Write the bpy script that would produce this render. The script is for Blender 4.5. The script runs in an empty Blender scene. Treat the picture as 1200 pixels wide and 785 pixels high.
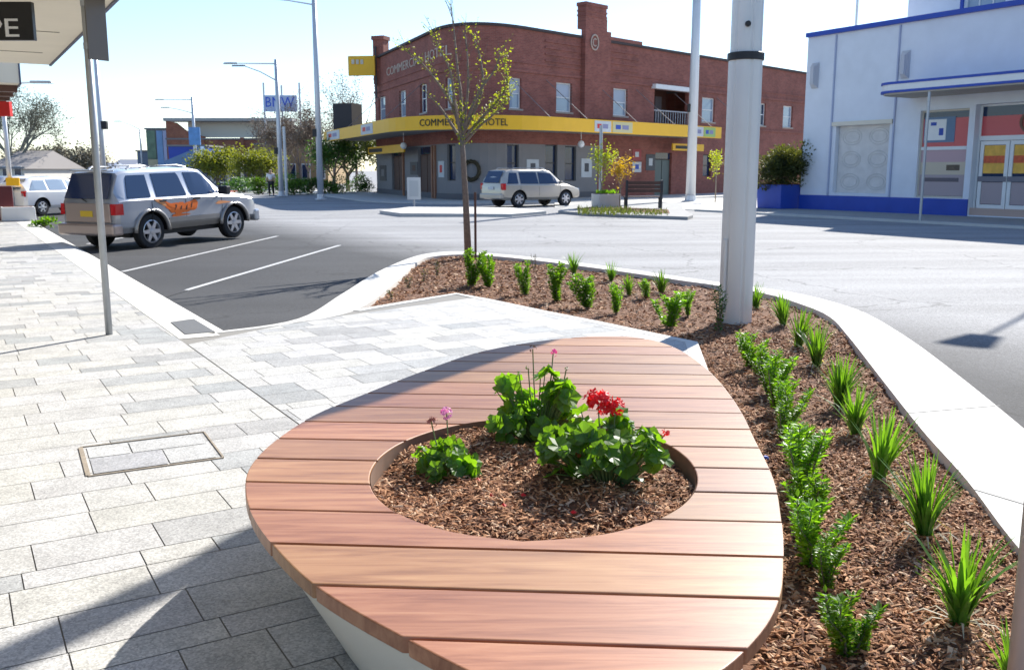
import bpy, bmesh, math, random
from mathutils import Vector, Matrix
R = math.radians
random.seed(7)
sc = bpy.context.scene
COL = sc.collection

# ---------------- camera, world, sun, exposure ----------------
TH = math.atan(192.5/1100); CT, ST = math.cos(TH), math.sin(TH); EYE = 1.6
cam_d = bpy.data.cameras.new('camera'); cam = bpy.data.objects.new('camera', cam_d); COL.objects.link(cam)
cam.location = (0, 0, EYE); cam.rotation_euler = (R(90)-TH, 0, 0)
cam_d.sensor_width = 36; cam_d.lens = 33.0; cam_d.clip_end = 6000; cam_d.clip_start = .05
cam_d.dof.use_dof = True; cam_d.dof.focus_distance = 4.2; cam_d.dof.aperture_fstop = 9
sc.camera = cam
SUN_AZ, SUN_EL = 29.2, 35.5          # azimuth to the right of +Y
w = bpy.data.worlds.new('World'); sc.world = w; w.use_nodes = True
nt = w.node_tree; bg = nt.nodes['Background']
sky = nt.nodes.new('ShaderNodeTexSky'); sky.sky_type = 'NISHITA'; sky.sun_disc = False
sky.sun_elevation = R(SUN_EL); sky.sun_rotation = R(SUN_AZ); sky.air_density = 1.0; sky.dust_density = .25; sky.ozone_density = 2.5
tnt = nt.nodes.new('ShaderNodeVectorMath'); tnt.operation = 'MULTIPLY'; tnt.inputs[1].default_value = (.96, 1.0, 1.07)
nt.links.new(sky.outputs[0], tnt.inputs[0]); nt.links.new(tnt.outputs[0], bg.inputs[0]); bg.inputs[1].default_value = 0.108
sd = bpy.data.lights.new('sun', 'SUN'); sd.energy = 5.0; sd.angle = R(.5); sd.color = (1, .955, .88)
sun = bpy.data.objects.new('sun', sd); COL.objects.link(sun)
sdir = Vector((math.sin(R(SUN_AZ))*math.cos(R(SUN_EL)), math.cos(R(SUN_AZ))*math.cos(R(SUN_EL)), math.sin(R(SUN_EL))))
sun.rotation_euler = sdir.to_track_quat('Z', 'Y').to_euler(); sun.location = sdir*60
sc.view_settings.view_transform = 'Standard'; sc.view_settings.look = 'None'
sc.view_settings.gamma = 1; sc.view_settings.use_curve_mapping = False; sc.view_settings.exposure = 0.9

# ---------------- measuring helpers ----------------
def G(px, py, z=0.0):
    """ground point at height z seen at a photo pixel"""
    t = (392.5-py)/1100; dz = z-EYE
    Y = dz*(CT+t*ST)/(t*CT-ST); f = Y*CT-dz*ST
    return Vector(((px-600)/1100*f, Y, z))
def P(px, py, Y):
    t = (392.5-py)/1100; dz = Y*(t*CT-ST)/(CT+t*ST); f = Y*CT-dz*ST
    return Vector(((px-600)/1100*f, Y, EYE+dz))
SD = Vector((-.512, .859)); SN = Vector((.859, .512)); K0 = 2.47     # street direction, its normal, kerb line
def st(s, t, z=0.0):
    p = SN*(s+K0)+SD*t; return Vector((p.x, p.y, z))
def sof(x, y): return x*SN.x+y*SN.y-K0
def rs(s): return -.2 if s < -.02 else (-.14+.03*min(1, s/6) if s < 8 else -.11+.06*min(1, (s-8)/6))

# ---------------- materials ----------------
MATS = {}
def nodes(m): return m.node_tree.nodes, m.node_tree.links
def mat(name, col, rough=.8, metal=0, var=.0, scale=6, bump=0, bscale=60, trans=0, tint=(3.4, 2.9, .7), obj_var=0, alpha=None, spec=None, attr=None, coat=0):
    if name in MATS: return MATS[name]
    m = bpy.data.materials.new(name); m.use_nodes = True; MATS[name] = m
    N, L = nodes(m); b = N['Principled BSDF']
    b.inputs['Roughness'].default_value = rough; b.inputs['Metallic'].default_value = metal
    if spec is not None: b.inputs['Specular IOR Level'].default_value = spec
    if coat: b.inputs['Coat Weight'].default_value = coat; b.inputs['Coat Roughness'].default_value = .05
    rgb = N.new('ShaderNodeRGB'); rgb.outputs[0].default_value = (*col, 1); out = rgb.outputs[0]
    tc = N.new('ShaderNodeTexCoord')
    def mul(fac_out, lo, hi, src):
        mr = N.new('ShaderNodeMapRange'); mr.inputs[3].default_value = lo; mr.inputs[4].default_value = hi; L.new(fac_out, mr.inputs[0])
        v = N.new('ShaderNodeVectorMath'); v.operation = 'SCALE'; L.new(src, v.inputs[0]); L.new(mr.outputs[0], v.inputs[3]); return v.outputs[0]
    if attr:
        a = N.new('ShaderNodeAttribute'); a.attribute_name = attr; out = a.outputs['Color']
    if var:
        n = N.new('ShaderNodeTexNoise'); n.inputs['Scale'].default_value = scale; n.inputs['Detail'].default_value = 6
        L.new(tc.outputs['Object'], n.inputs['Vector']); out = mul(n.outputs['Fac'], 1-var*1.6, 1+var*1.6, out)
    if obj_var:
        oi = N.new('ShaderNodeObjectInfo'); out = mul(oi.outputs['Random'], 1-obj_var, 1+obj_var, out)
    L.new(out, b.inputs['Base Color'])
    if bump:
        n2 = N.new('ShaderNodeTexNoise'); n2.inputs['Scale'].default_value = bscale; n2.inputs['Detail'].default_value = 5
        L.new(tc.outputs['Object'], n2.inputs['Vector'])
        bp = N.new('ShaderNodeBump'); bp.inputs['Strength'].default_value = bump; bp.inputs['Distance'].default_value = .01
        L.new(n2.outputs['Fac'], bp.inputs['Height']); L.new(bp.outputs[0], b.inputs['Normal'])
    if trans:
        tr = N.new('ShaderNodeBsdfTranslucent'); 
        v = N.new('ShaderNodeMixRGB'); v.blend_type = 'MULTIPLY'; v.inputs[0].default_value = 1; L.new(out, v.inputs[1]); v.inputs[2].default_value = (*tint, 1)
        L.new(v.outputs[0], tr.inputs[0])
        mx = N.new('ShaderNodeMixShader'); mx.inputs[0].default_value = trans
        L.new(b.outputs[0], mx.inputs[1]); L.new(tr.outputs[0], mx.inputs[2]); L.new(mx.outputs[0], N['Material Output'].inputs[0])
    return m

asphalt = mat('road_surface', (.05, .05, .052), .85)
def build_road_mat():
    m = asphalt; N, L = nodes(m); b = N['Principled BSDF']; tc = N.new('ShaderNodeTexCoord')
    def math_(op, a, b_=None, v=None):
        n = N.new('ShaderNodeMath'); n.operation = op; L.new(a, n.inputs[0])
        if b_ is not None: L.new(b_, n.inputs[1])
        elif v is not None: n.inputs[1].default_value = v
        return n.outputs[0]
    dot = N.new('ShaderNodeVectorMath'); dot.operation = 'DOT_PRODUCT'; L.new(tc.outputs['Object'], dot.inputs[0]); dot.inputs[1].default_value = (SN.x, SN.y, 0)
    wob = N.new('ShaderNodeTexNoise'); wob.inputs['Scale'].default_value = .8; L.new(tc.outputs['Object'], wob.inputs[0])
    s = math_('ADD', dot.outputs['Value'], math_('MULTIPLY', wob.outputs[0], v=.25))
    near = N.new('ShaderNodeMapRange'); L.new(s, near.inputs[0]); near.inputs[1].default_value = K0+5.0; near.inputs[2].default_value = K0+8
    # cross-street wheel streaks
    mp = N.new('ShaderNodeMapping'); mp.inputs['Rotation'].default_value = (0, 0, R(8)); mp.inputs['Scale'].default_value = (.05, .55, 1); L.new(tc.outputs['Object'], mp.inputs[0])
    stn = N.new('ShaderNodeTexNoise'); stn.inputs['Scale'].default_value = 1.6; stn.inputs['Detail'].default_value = 3; L.new(mp.outputs[0], stn.inputs[0])
    fine = N.new('ShaderNodeTexNoise'); fine.inputs['Scale'].default_value = 30; fine.inputs['Detail'].default_value = 4; L.new(tc.outputs['Object'], fine.inputs[0])
    vor = N.new('ShaderNodeTexVoronoi'); vor.inputs['Scale'].default_value = 70; L.new(tc.outputs['Object'], vor.inputs['Vector'])
    big = N.new('ShaderNodeTexNoise'); big.inputs['Scale'].default_value = .5; big.inputs['Detail'].default_value = 6; L.new(tc.outputs['Object'], big.inputs[0])
    mix = N.new('ShaderNodeMixRGB'); L.new(near.outputs[0], mix.inputs[0]); mix.inputs[1].default_value = (.043, .044, .047, 1); mix.inputs[2].default_value = (.255, .255, .257, 1)
    cr = N.new('ShaderNodeTexVoronoi'); cr.feature = 'DISTANCE_TO_EDGE'; cr.inputs['Scale'].default_value = .22; wd2 = N.new('ShaderNodeTexNoise'); wd2.inputs['Scale'].default_value = 1.2; wd2.inputs['Detail'].default_value = 5
    L.new(tc.outputs['Object'], wd2.inputs[0]); va = N.new('ShaderNodeVectorMath'); va.operation = 'ADD'; L.new(tc.outputs['Object'], va.inputs[0]); L.new(wd2.outputs['Color'], va.inputs[1]); L.new(va.outputs[0], cr.inputs['Vector'])
    crk = N.new('ShaderNodeMapRange'); L.new(cr.outputs['Distance'], crk.inputs[0]); crk.inputs[2].default_value = .006; crk.inputs[3].default_value = .55; crk.inputs[4].default_value = 1
    f = math_('ADD', math_('MULTIPLY', stn.outputs[0], v=.95), math_('MULTIPLY', math_('SUBTRACT', fine.outputs[0], v=.2), v=1.0))
    f = math_('ADD', f, math_('MULTIPLY', big.outputs[0], v=.35)); f = math_('ADD', f, math_('MULTIPLY', vor.outputs['Distance'], v=.9)); f = math_('MULTIPLY', math_('SUBTRACT', f, v=.3), crk.outputs[0])
    sc_ = N.new('ShaderNodeVectorMath'); sc_.operation = 'SCALE'; L.new(mix.outputs[0], sc_.inputs[0]); L.new(f, sc_.inputs[3]); L.new(sc_.outputs[0], b.inputs['Base Color'])
    bp = N.new('ShaderNodeBump'); bp.inputs['Strength'].default_value = .35; bp.inputs['Distance'].default_value = .006; L.new(vor.outputs['Distance'], bp.inputs['Height']); L.new(bp.outputs[0], b.inputs['Normal'])
    b.inputs['Roughness'].default_value = .88; b.inputs['Specular IOR Level'].default_value = .35
build_road_mat()

def brick_mat(name, c1, c2, mortar, sx=1.0, noise=.25):
    m = mat(name, c1, .9); N, L = nodes(m); b = N['Principled BSDF']
    a = N.new('ShaderNodeAttribute'); a.attribute_name = 'wuv'
    bt = N.new('ShaderNodeTexBrick'); bt.inputs['Scale'].default_value = 1; bt.inputs['Brick Width'].default_value = .24*sx; bt.inputs['Row Height'].default_value = .086*sx
    bt.inputs['Mortar Size'].default_value = .006; bt.inputs['Color1'].default_value = (*c1, 1); bt.inputs['Color2'].default_value = (*c2, 1); bt.inputs['Mortar'].default_value = (*mortar, 1)
    L.new(a.outputs['Vector'], bt.inputs['Vector'])
    n = N.new('ShaderNodeTexNoise'); n.inputs['Scale'].default_value = .8; n.inputs['Detail'].default_value = 8; n.inputs['Roughness'].default_value = .7
    tc = N.new('ShaderNodeTexCoord'); L.new(tc.outputs['Object'], n.inputs[0])
    mr = N.new('ShaderNodeMapRange'); mr.inputs[1].default_value = .3; mr.inputs[2].default_value = .7; mr.inputs[3].default_value = 1-noise; mr.inputs[4].default_value = 1+noise; L.new(n.outputs[0], mr.inputs[0])
    v = N.new('ShaderNodeVectorMath'); v.operation = 'SCALE'; L.new(bt.outputs[0], v.inputs[0]); L.new(mr.outputs[0], v.inputs[3]); L.new(v.outputs[0], b.inputs['Base Color'])
    return m
brick = brick_mat('red_brick', (.30, .10, .073), (.225, .072, .055), (.27, .155, .13))
brick2 = brick_mat('orange_brick', (.36, .13, .07), (.28, .1, .06), (.3, .2, .15))

def wood_mat():
    m = mat('deck_timber', (.4, .18, .1), .42); N, L = nodes(m); b = N['Principled BSDF']
    tc = N.new('ShaderNodeTexCoord'); oi = N.new('ShaderNodeObjectInfo')
    mp = N.new('ShaderNodeMapping'); mp.inputs['Scale'].default_value = (.9, 11, 5); L.new(tc.outputs['Object'], mp.inputs[0])
    off = N.new('ShaderNodeCombineXYZ'); mm = N.new('ShaderNodeMath'); mm.operation = 'MULTIPLY'; mm.inputs[1].default_value = 37; L.new(oi.outputs['Random'], mm.inputs[0]); L.new(mm.outputs[0], off.inputs[0]); L.new(mm.outputs[0], off.inputs[2]); L.new(off.outputs[0], mp.inputs['Location'])
    n = N.new('ShaderNodeTexNoise'); n.inputs['Scale'].default_value = 2.2; n.inputs['Detail'].default_value = 9; n.inputs['Roughness'].default_value = .62; n.inputs['Distortion'].default_value = .6; L.new(mp.outputs[0], n.inputs[0])
    cr = N.new('ShaderNodeValToRGB'); e = cr.color_ramp.elements
    e[0].position = .3; e[0].color = (.20, .078, .03, 1); e[1].position = .76; e[1].color = (.45, .245, .118, 1)
    k = cr.color_ramp.elements.new(.5); k.color = (.335, .155, .068, 1); L.new(n.outputs[0], cr.inputs[0])
    pn = N.new('ShaderNodeTexNoise'); pn.inputs['Scale'].default_value = 1.4; L.new(mp.outputs[0], pn.inputs[0]); 
    hs = N.new('ShaderNodeHueSaturation'); L.new(cr.outputs[0], hs.inputs['Color'])
    mr = N.new('ShaderNodeMapRange'); mr.inputs[3].default_value = .74; mr.inputs[4].default_value = 1.2; L.new(oi.outputs['Random'], mr.inputs[0]); L.new(mr.outputs[0], hs.inputs['Value'])
    wn = N.new('ShaderNodeTexWhiteNoise'); wn.noise_dimensions = '1D'; L.new(oi.outputs['Random'], wn.inputs['W'])
    mr2 = N.new('ShaderNodeMapRange'); mr2.inputs[3].default_value = .49; mr2.inputs[4].default_value = .508; L.new(wn.outputs[0], mr2.inputs[0]); L.new(mr2.outputs[0], hs.inputs['Hue'])
    L.new(hs.outputs[0], b.inputs['Base Color'])
    bp = N.new('ShaderNodeBump'); bp.inputs['Strength'].default_value = .25; bp.inputs['Distance'].default_value = .003; L.new(n.outputs[0], bp.inputs['Height']); L.new(bp.outputs[0], b.inputs['Normal'])
    return m
timber = wood_mat()

def paver_mat():
    m = mat('granite_pavers', (.5, .5, .5), .78); N, L = nodes(m); b = N['Principled BSDF']
    tc = N.new('ShaderNodeTexCoord'); a = N.new('ShaderNodeAttribute'); a.attribute_name = 'tone'
    v = N.new('ShaderNodeTexVoronoi'); v.inputs['Scale'].default_value = 130; L.new(tc.outputs['Object'], v.inputs['Vector'])
    n = N.new('ShaderNodeTexNoise'); n.inputs['Scale'].default_value = 5; n.inputs['Detail'].default_value = 8; L.new(tc.outputs['Object'], n.inputs[0])
    mr = N.new('ShaderNodeMapRange'); mr.inputs[1].default_value = 0; mr.inputs[2].default_value = 1; mr.inputs[3].default_value = .72; mr.inputs[4].default_value = 1.25
    sep = N.new('ShaderNodeSeparateColor'); L.new(v.outputs['Color'], sep.inputs[0]); L.new(sep.outputs[0], mr.inputs[0])
    mr2 = N.new('ShaderNodeMapRange'); mr2.inputs[1].default_value = .3; mr2.inputs[2].default_value = .7; mr2.inputs[3].default_value = .87; mr2.inputs[4].default_value = 1.12; L.new(n.outputs[0], mr2.inputs[0])
    mu = N.new('ShaderNodeMath'); mu.operation = 'MULTIPLY'; L.new(mr.outputs[0], mu.inputs[0]); L.new(mr2.outputs[0], mu.inputs[1])
    s = N.new('ShaderNodeVectorMath'); s.operation = 'SCALE'; L.new(a.outputs['Color'], s.inputs[0]); L.new(mu.outputs[0], s.inputs[3]); L.new(s.outputs[0], b.inputs['Base Color'])
    return m
paver = paver_mat()
concrete = mat('pale_concrete', (.56, .545, .51), .85, var=.09, scale=3, bump=.2, bscale=90)
concrete_w = mat('white_concrete', (.62, .6, .55), .8, var=.05, scale=3, bump=.15, bscale=70)
concrete_g = mat('grey_concrete', (.33, .33, .32), .9, var=.15, scale=2)
grout = mat('paver_joint_sand', (.24, .23, .21), .95)
soil = mat('mulch_bed_soil', (.15, .066, .03), .95, var=.3, scale=30, bump=.8, bscale=70)
chipm = mat('bark_chip', (.2, .1, .05), .8, attr='tone', spec=.3)
paint_w = mat('white_line_paint', (.5, .5, .49), .7, var=.25, scale=14)
galv = mat('galvanised_steel', (.42, .44, .46), .45, metal=.55, var=.08, scale=12)
palepole = mat('pale_grey_pole_paint', (.58, .60, .63), .4, metal=.25, var=.04, scale=3)
darksteel = mat('dark_steel', (.05, .05, .055), .5, metal=.4)
black = mat('black_plastic', (.015, .015, .017), .5)
tyre_m = mat('tyre_rubber', (.02, .02, .022), .85)
alloy = mat('alloy_wheel', (.6, .6, .62), .3, metal=.8)
glass = mat('dark_window_glass', (.02, .04, .095), .07, spec=.6)
glass_b = mat('pale_window_glass', (.28, .36, .46), .1, spec=.8)
cream = mat('cream_paint', (.72, .66, .54), .7, var=.05, scale=2)
white = mat('white_paint', (.78, .78, .77), .6, var=.04, scale=4)
bluepale = mat('pale_blue_render', (.72, .75, .81), .75, var=.07, scale=1.4, bump=.15, bscale=30)
blue = mat('royal_blue_paint', (.018, .065, .40), .5, var=.1, scale=2)
greyp = mat('grey_wall_paint', (.235, .225, .225), .8, var=.06, scale=1.5)
yellow = mat('yellow_sign_paint', (.85, .47, .012), .5, var=.04, scale=2)
red = mat('red_paint', (.62, .02, .02), .5)
redw = mat('red_window_film', (.58, .09, .10), .3)
dark = mat('dark_opening', (.02, .018, .018), .7)
brown = mat('brown_timber', (.09, .04, .028), .6, var=.2, scale=8)
orange = mat('orange_vinyl', (.85, .17, .02), .4)
letterk = mat('black_lettering', (.03, .025, .02), .6)
letterc = mat('cream_lettering', (.5, .4, .33), .8)
leaf_g = mat('bright_green_leaf', (.08, .185, .018), .45, var=.4, scale=15, trans=.5, spec=.6, obj_var=.22)
leaf_d = mat('dark_green_leaf', (.035, .1, .018), .4, var=.4, scale=15, trans=.3, spec=.6)
leaf_s = mat('strappy_green_leaf', (.07, .17, .022), .4, var=.35, scale=12, trans=.4, spec=.6, obj_var=.2)
leaf_y = mat('yellow_green_leaf', (.2, .26, .02), .5, var=.3, scale=10, trans=.45)
leaf_o = mat('orange_leaf', (.26, .19, .02), .6, var=.4, scale=10, trans=.4)
leaf_m = mat('mid_green_leaf', (.06, .13, .02), .5, var=.4, scale=2, trans=.3)
leaf_t = mat('olive_leaf', (.06, .085, .028), .6, var=.4, scale=1.5, trans=.3)
twig_m = mat('pale_brown_twig', (.2, .15, .125), .9, var=.2, scale=3)
bark = mat('brown_bark', (.19, .145, .115), .9, var=.3, scale=25, bump=.6, bscale=50)
bark_l = mat('pale_bark', (.24, .2, .15), .9, var=.3, scale=25)
petal_r = mat('red_petal', (.75, .008, .012), .5, var=.15, scale=40, trans=.25, tint=(1.2, 1, 1))
petal_p = mat('pink_petal', (.85, .10, .36), .5, trans=.25, tint=(1.1, 1, 1))
petal_l = mat('pale_pink_petal', (.8, .3, .6), .5, trans=.25, tint=(1.1, 1, 1))
stem_m = mat('green_stem', (.12, .17, .05), .6)
dead_m = mat('dried_flower_brown', (.12, .055, .03), .9)

# ---------------- mesh helpers ----------------
class MB:
    def __init__(s): s.v = []; s.f = []; s.uv = {}; s.tone = []
    def add(s, vs, fs, tone=None):
        o = len(s.v); s.v += [tuple(v) for v in vs]; s.f += [tuple(i+o for i in f) for f in fs]
        if tone is not None: s.tone += [tone]*len(fs)
        return s
    def box(s, c, d, rz=0, taper=1.0):
        x, y, z = d[0]/2, d[1]/2, d[2]/2; vs = []
        for k in (-1, 1):
            q = 1 if k < 0 else taper
            for a, b in ((-1, -1), (1, -1), (1, 1), (-1, 1)):
                X, Y = a*x*q, b*y*q
                vs.append((c[0]+X*math.cos(rz)-Y*math.sin(rz), c[1]+X*math.sin(rz)+Y*math.cos(rz), c[2]+k*z))
        return s.add(vs, [(3, 2, 1, 0), (4, 5, 6, 7), (0, 1, 5, 4), (1, 2, 6, 5), (2, 3, 7, 6), (3, 0, 4, 7)])
    def tube(s, pts, rad, n=8, cap=True):
        pts = [Vector(p) for p in pts]
        if not isinstance(rad, (list, tuple)): rad = [rad]*len(pts)
        vs = []; fs = []; ref = None
        for i, p in enumerate(pts):
            d = (pts[min(i+1, len(pts)-1)]-pts[max(i-1, 0)]).normalized()
            if ref is None: ref = Vector((1, 0, 0)) if abs(d.x) < .9 else Vector((0, 1, 0))
            a = d.cross(ref).normalized(); b = d.cross(a).normalized(); ref = b.cross(d).normalized() if False else ref
            for k in range(n):
                an = 2*math.pi*k/n; vs.append(p+(a*math.cos(an)+b*math.sin(an))*rad[i])
        for i in range(len(pts)-1):
            for k in range(n):
                k2 = (k+1) % n; fs.append((i*n+k, i*n+k2, (i+1)*n+k2, (i+1)*n+k))
        if cap and n > 2: fs.append(tuple(range(n))[::-1]); fs.append(tuple(range((len(pts)-1)*n, len(pts)*n)))
        return s.add(vs, fs)
    def prism(s, poly, z0, z1):
        n = len(poly); vs = [(p[0], p[1], z0) for p in poly]+[(p[0], p[1], z1) for p in poly]
        fs = [tuple(range(n))[::-1], tuple(range(n, 2*n))]+[(i, (i+1) % n, n+(i+1) % n, n+i) for i in range(n)]
        return s.add(vs, fs)
    def lathe(s, prof, c=(0, 0, 0), n=16, axis='z', cap=True):
        vs = []; fs = []
        for r, h in prof:
            for k in range(n):
                a = 2*math.pi*k/n; x, y = r*math.cos(a), r*math.sin(a)
                p = (x, y, h) if axis == 'z' else ((x, h, y) if axis == 'y' else (h, x, y))
                vs.append((p[0]+c[0], p[1]+c[1], p[2]+c[2]))
        for i in range(len(prof)-1):
            for k in range(n):
                k2 = (k+1) % n; fs.append((i*n+k, i*n+k2, (i+1)*n+k2, (i+1)*n+k))
        if cap: fs.append(tuple(range(n))[::-1]); fs.append(tuple(range((len(prof)-1)*n, len(prof)*n)))
        return s.add(vs, fs)
    def xf(s, M, start=0):
        for i in range(start, len(s.v)): s.v[i] = tuple(M @ Vector(s.v[i]))
        return s
    def build(s, name, m, parent=None, smooth=False, bevel=0, norm=True, wuv=None, sharp=None):
        me = bpy.data.meshes.new(name); me.from_pydata(s.v, [], s.f); me.validate(); 
        if norm:
            bm = bmesh.new(); bm.from_mesh(me); bmesh.ops.recalc_face_normals(bm, faces=bm.faces); bm.to_mesh(me); bm.free()
        if s.tone and len(s.tone) == len(me.polygons):
            a = me.attributes.new('tone', 'FLOAT_COLOR', 'FACE')
            a.data.foreach_set('color', [c for t in s.tone for c in (*t, 1)])
        if wuv:
            a = me.attributes.new('wuv', 'FLOAT_VECTOR', 'POINT')
            a.data.foreach_set('vector', [c for v in s.v for c in wuv(v)])
        me.materials.append(m)
        if smooth:
            me.polygons.foreach_set('use_smooth', [True]*len(me.polygons))
            if sharp is not None: me.set_sharp_from_angle(angle=R(sharp))
        o = bpy.data.objects.new(name, me); COL.objects.link(o)
        if parent: o.parent = parent
        if bevel:
            b = o.modifiers.new('Bevel', 'BEVEL'); b.width = bevel; b.segments = 2; b.limit_method = 'ANGLE'; b.angle_limit = R(40)
        return o
def tag(o, label, cat, group=None):
    o['label'] = label; o['category'] = cat
    if group: o['group'] = group
    return o
def struct(o, kind='structure'): o['kind'] = kind; return o
def empty(name, loc, rz=0, label=None, cat=None, group=None):
    o = bpy.data.objects.new(name, None); COL.objects.link(o); o.location = loc; o.rotation_euler = (0, 0, rz); o.empty_display_size = .1
    if label: tag(o, label, cat, group)
    return o
def copy_tree(o, parent=None):
    c = o.copy(); COL.objects.link(c)
    if parent: c.parent = parent
    for ch in list(o.children): copy_tree(ch, c)
    return c
def text_geo(txt, size, ext=.01):
    cu = bpy.data.curves.new('t', 'FONT'); cu.body = txt; cu.size = size; cu.extrude = ext; cu.resolution_u = 2
    o = bpy.data.objects.new('t', cu); COL.objects.link(o); bpy.context.view_layer.update()
    me = bpy.data.meshes.new_from_object(o.evaluated_get(bpy.context.evaluated_depsgraph_get()))
    vs = [tuple(v.co) for v in me.vertices]; fs = [tuple(p.vertices) for p in me.polygons]
    bpy.data.objects.remove(o); bpy.data.curves.remove(cu); bpy.data.meshes.remove(me)
    return vs, fs
def inpoly(x, y, poly):
    c = False; n = len(poly)
    for i in range(n):
        x1, y1 = poly[i][:2]; x2, y2 = poly[i-1][:2]
        if (y1 > y) != (y2 > y) and x < (x2-x1)*(y-y1)/(y2-y1)+x1: c = not c
    return c
def spline(pts, n=6, closed=False):
    out = []; N = len(pts); rng = range(N) if closed else range(N-1)
    g = (lambda i: Vector(pts[i % N])) if closed else (lambda i: Vector(pts[max(0, min(N-1, i))]))
    for i in rng:
        a, b, c, d = g(i-1), g(i), g(i+1), g(i+2)
        for k in range(n):
            t = k/n; out.append(.5*((2*b)+(c-a)*t+(2*a-5*b+4*c-d)*t*t+(3*b-a-3*c+d)*t**3))
    if not closed: out.append(g(N-1))
    return out

# ================= SETTING =================
# ground with road surface: one sheet to the horizon, in street coordinates
def axis(lo, hi, step, far):
    a = []; x = lo
    while x <= hi+1e-6: a.append(x); x += step
    d = step*2; x = lo; pre = []
    while x > -far: x -= d; d *= 1.6; pre.append(x)
    d = step*2; x = hi; post = []
    while x < far: x += d; d *= 1.6; post.append(x)
    return pre[::-1]+a+post
S = sorted(set(axis(-8, 40, 2, 2500)+[-.05, 0, 1, 3, 5, 6, 8, 11, 14])); T = axis(-6, 90, 4, 3000)
mb = MB(); vs = [st(s, t, rs(s)) for s in S for t in T]; nT = len(T)
mb.add(vs, [(i*nT+j, (i+1)*nT+j, (i+1)*nT+j+1, i*nT+j+1) for i in range(len(S)-1) for j in range(nT-1)])
struct(mb.build('ground', asphalt, smooth=False))

# --- kerb lines and planting bed outline (measured on the ground)
outer = [(-2.97, 9.36), (-2.35, 10.2), (-2.27, 12.4), (-2.18, 15.22), (-1.88, 17.7), (-1.5, 18.7), (-1.0, 18.91), (-.17, 18.23), (.63, 17.33), (1.54, 16.06), (2.3, 14.84), (2.84, 13.89), (3.39, 13.1), (3.82, 12.3), (4.03, 11.3), (4.05, 10.4), (3.87, 8.93), (3.57, 7.28), (3.27, 5.81), (2.9, 4.1), (2.6, 2.4), (2.35, .5), (2.2, -2)]
inner = [(-3.05, 9.18), (-2.3, 9.9), (-1.81, 10.92), (-1.70, 13.46), (-1.68, 16.7), (-1.5, 17.75), (-.97, 18.2), (-.25, 17.75), (.45, 16.95), (1.31, 15.75), (2.0, 14.7), (2.46, 13.9), (2.91, 13.2), (3.35, 12.3), (3.53, 11.2), (3.53, 10.3), (3.3, 9.07), (2.87, 7.09), (2.57, 5.69), (2.39, 4.73), (2.17, 3.76), (1.9, 2.2), (1.6, -2)]
so, si = spline(outer, 6), spline(inner, 6)
n = min(len(so), len(si))
mb = MB(); vs = []; fs = []
for i in range(n):
    a, b = so[i], si[i]; vs += [(a.x, a.y, -.3), (a.x, a.y, -.02), (a.x*.94+b.x*.06, a.y*.94+b.y*.06, 0), (b.x, b.y, 0), (b.x, b.y, -.3)]
for i in range(n-1):
    for k in range(4): fs.append((i*5+k, i*5+k+1, i*5+5+k+1, i*5+5+k))
mb.add(vs, fs); struct(mb.build('kerb', concrete_w))
# kerb expansion joints
mb = MB()
for i in range(70, n-4, 9):
    a, b = so[i], si[i]; d = (b-a).normalized(); nn = Vector((-d.y, d.x))*.006
    mb.add([(*(a+nn), .002), (*(a-nn), .002), (*(b-nn), .002), (*(b+nn), .002)], [(0, 1, 2, 3)])
struct(mb.build('kerb_joint', grout))

pad = [(-3.38, 8.92), (-2.38, 10.0), (-1.84, 10.86), (-1.22, 11.81), (-.74, 12.32), (-.29, 11.73), (.39, 10.71), (.96, 9.91), (1.44, 9.17), (1.73, 8.74), (1.55, 7.2), (1.3, 5.4), (1.0, 4.0), (.6, 2.5), (.2, 1.0), (-.3, -.6)]
# left kerb apron (flush kerb and sloping gutter), along the street
mb = MB(); TT = [9.0+K for K in (0, .9, 2, 4, 8, 14, 20, 30, 45, 70, 110)]
prof = [(-.66, -.3), (-.66, 0), (-.28, 0), (0, -.125), (.02, -.3)]
t0 = 9.3
TT[0] = t0
vs = [st(s, t, z) for t in TT for s, z in prof]; fs = [(i*5+k, i*5+k+1, i*5+6+k, i*5+5+k) for i in range(len(TT)-1) for k in range(4)]
mb.add(vs, fs); struct(mb.build('kerb_apron', concrete_w))

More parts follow.
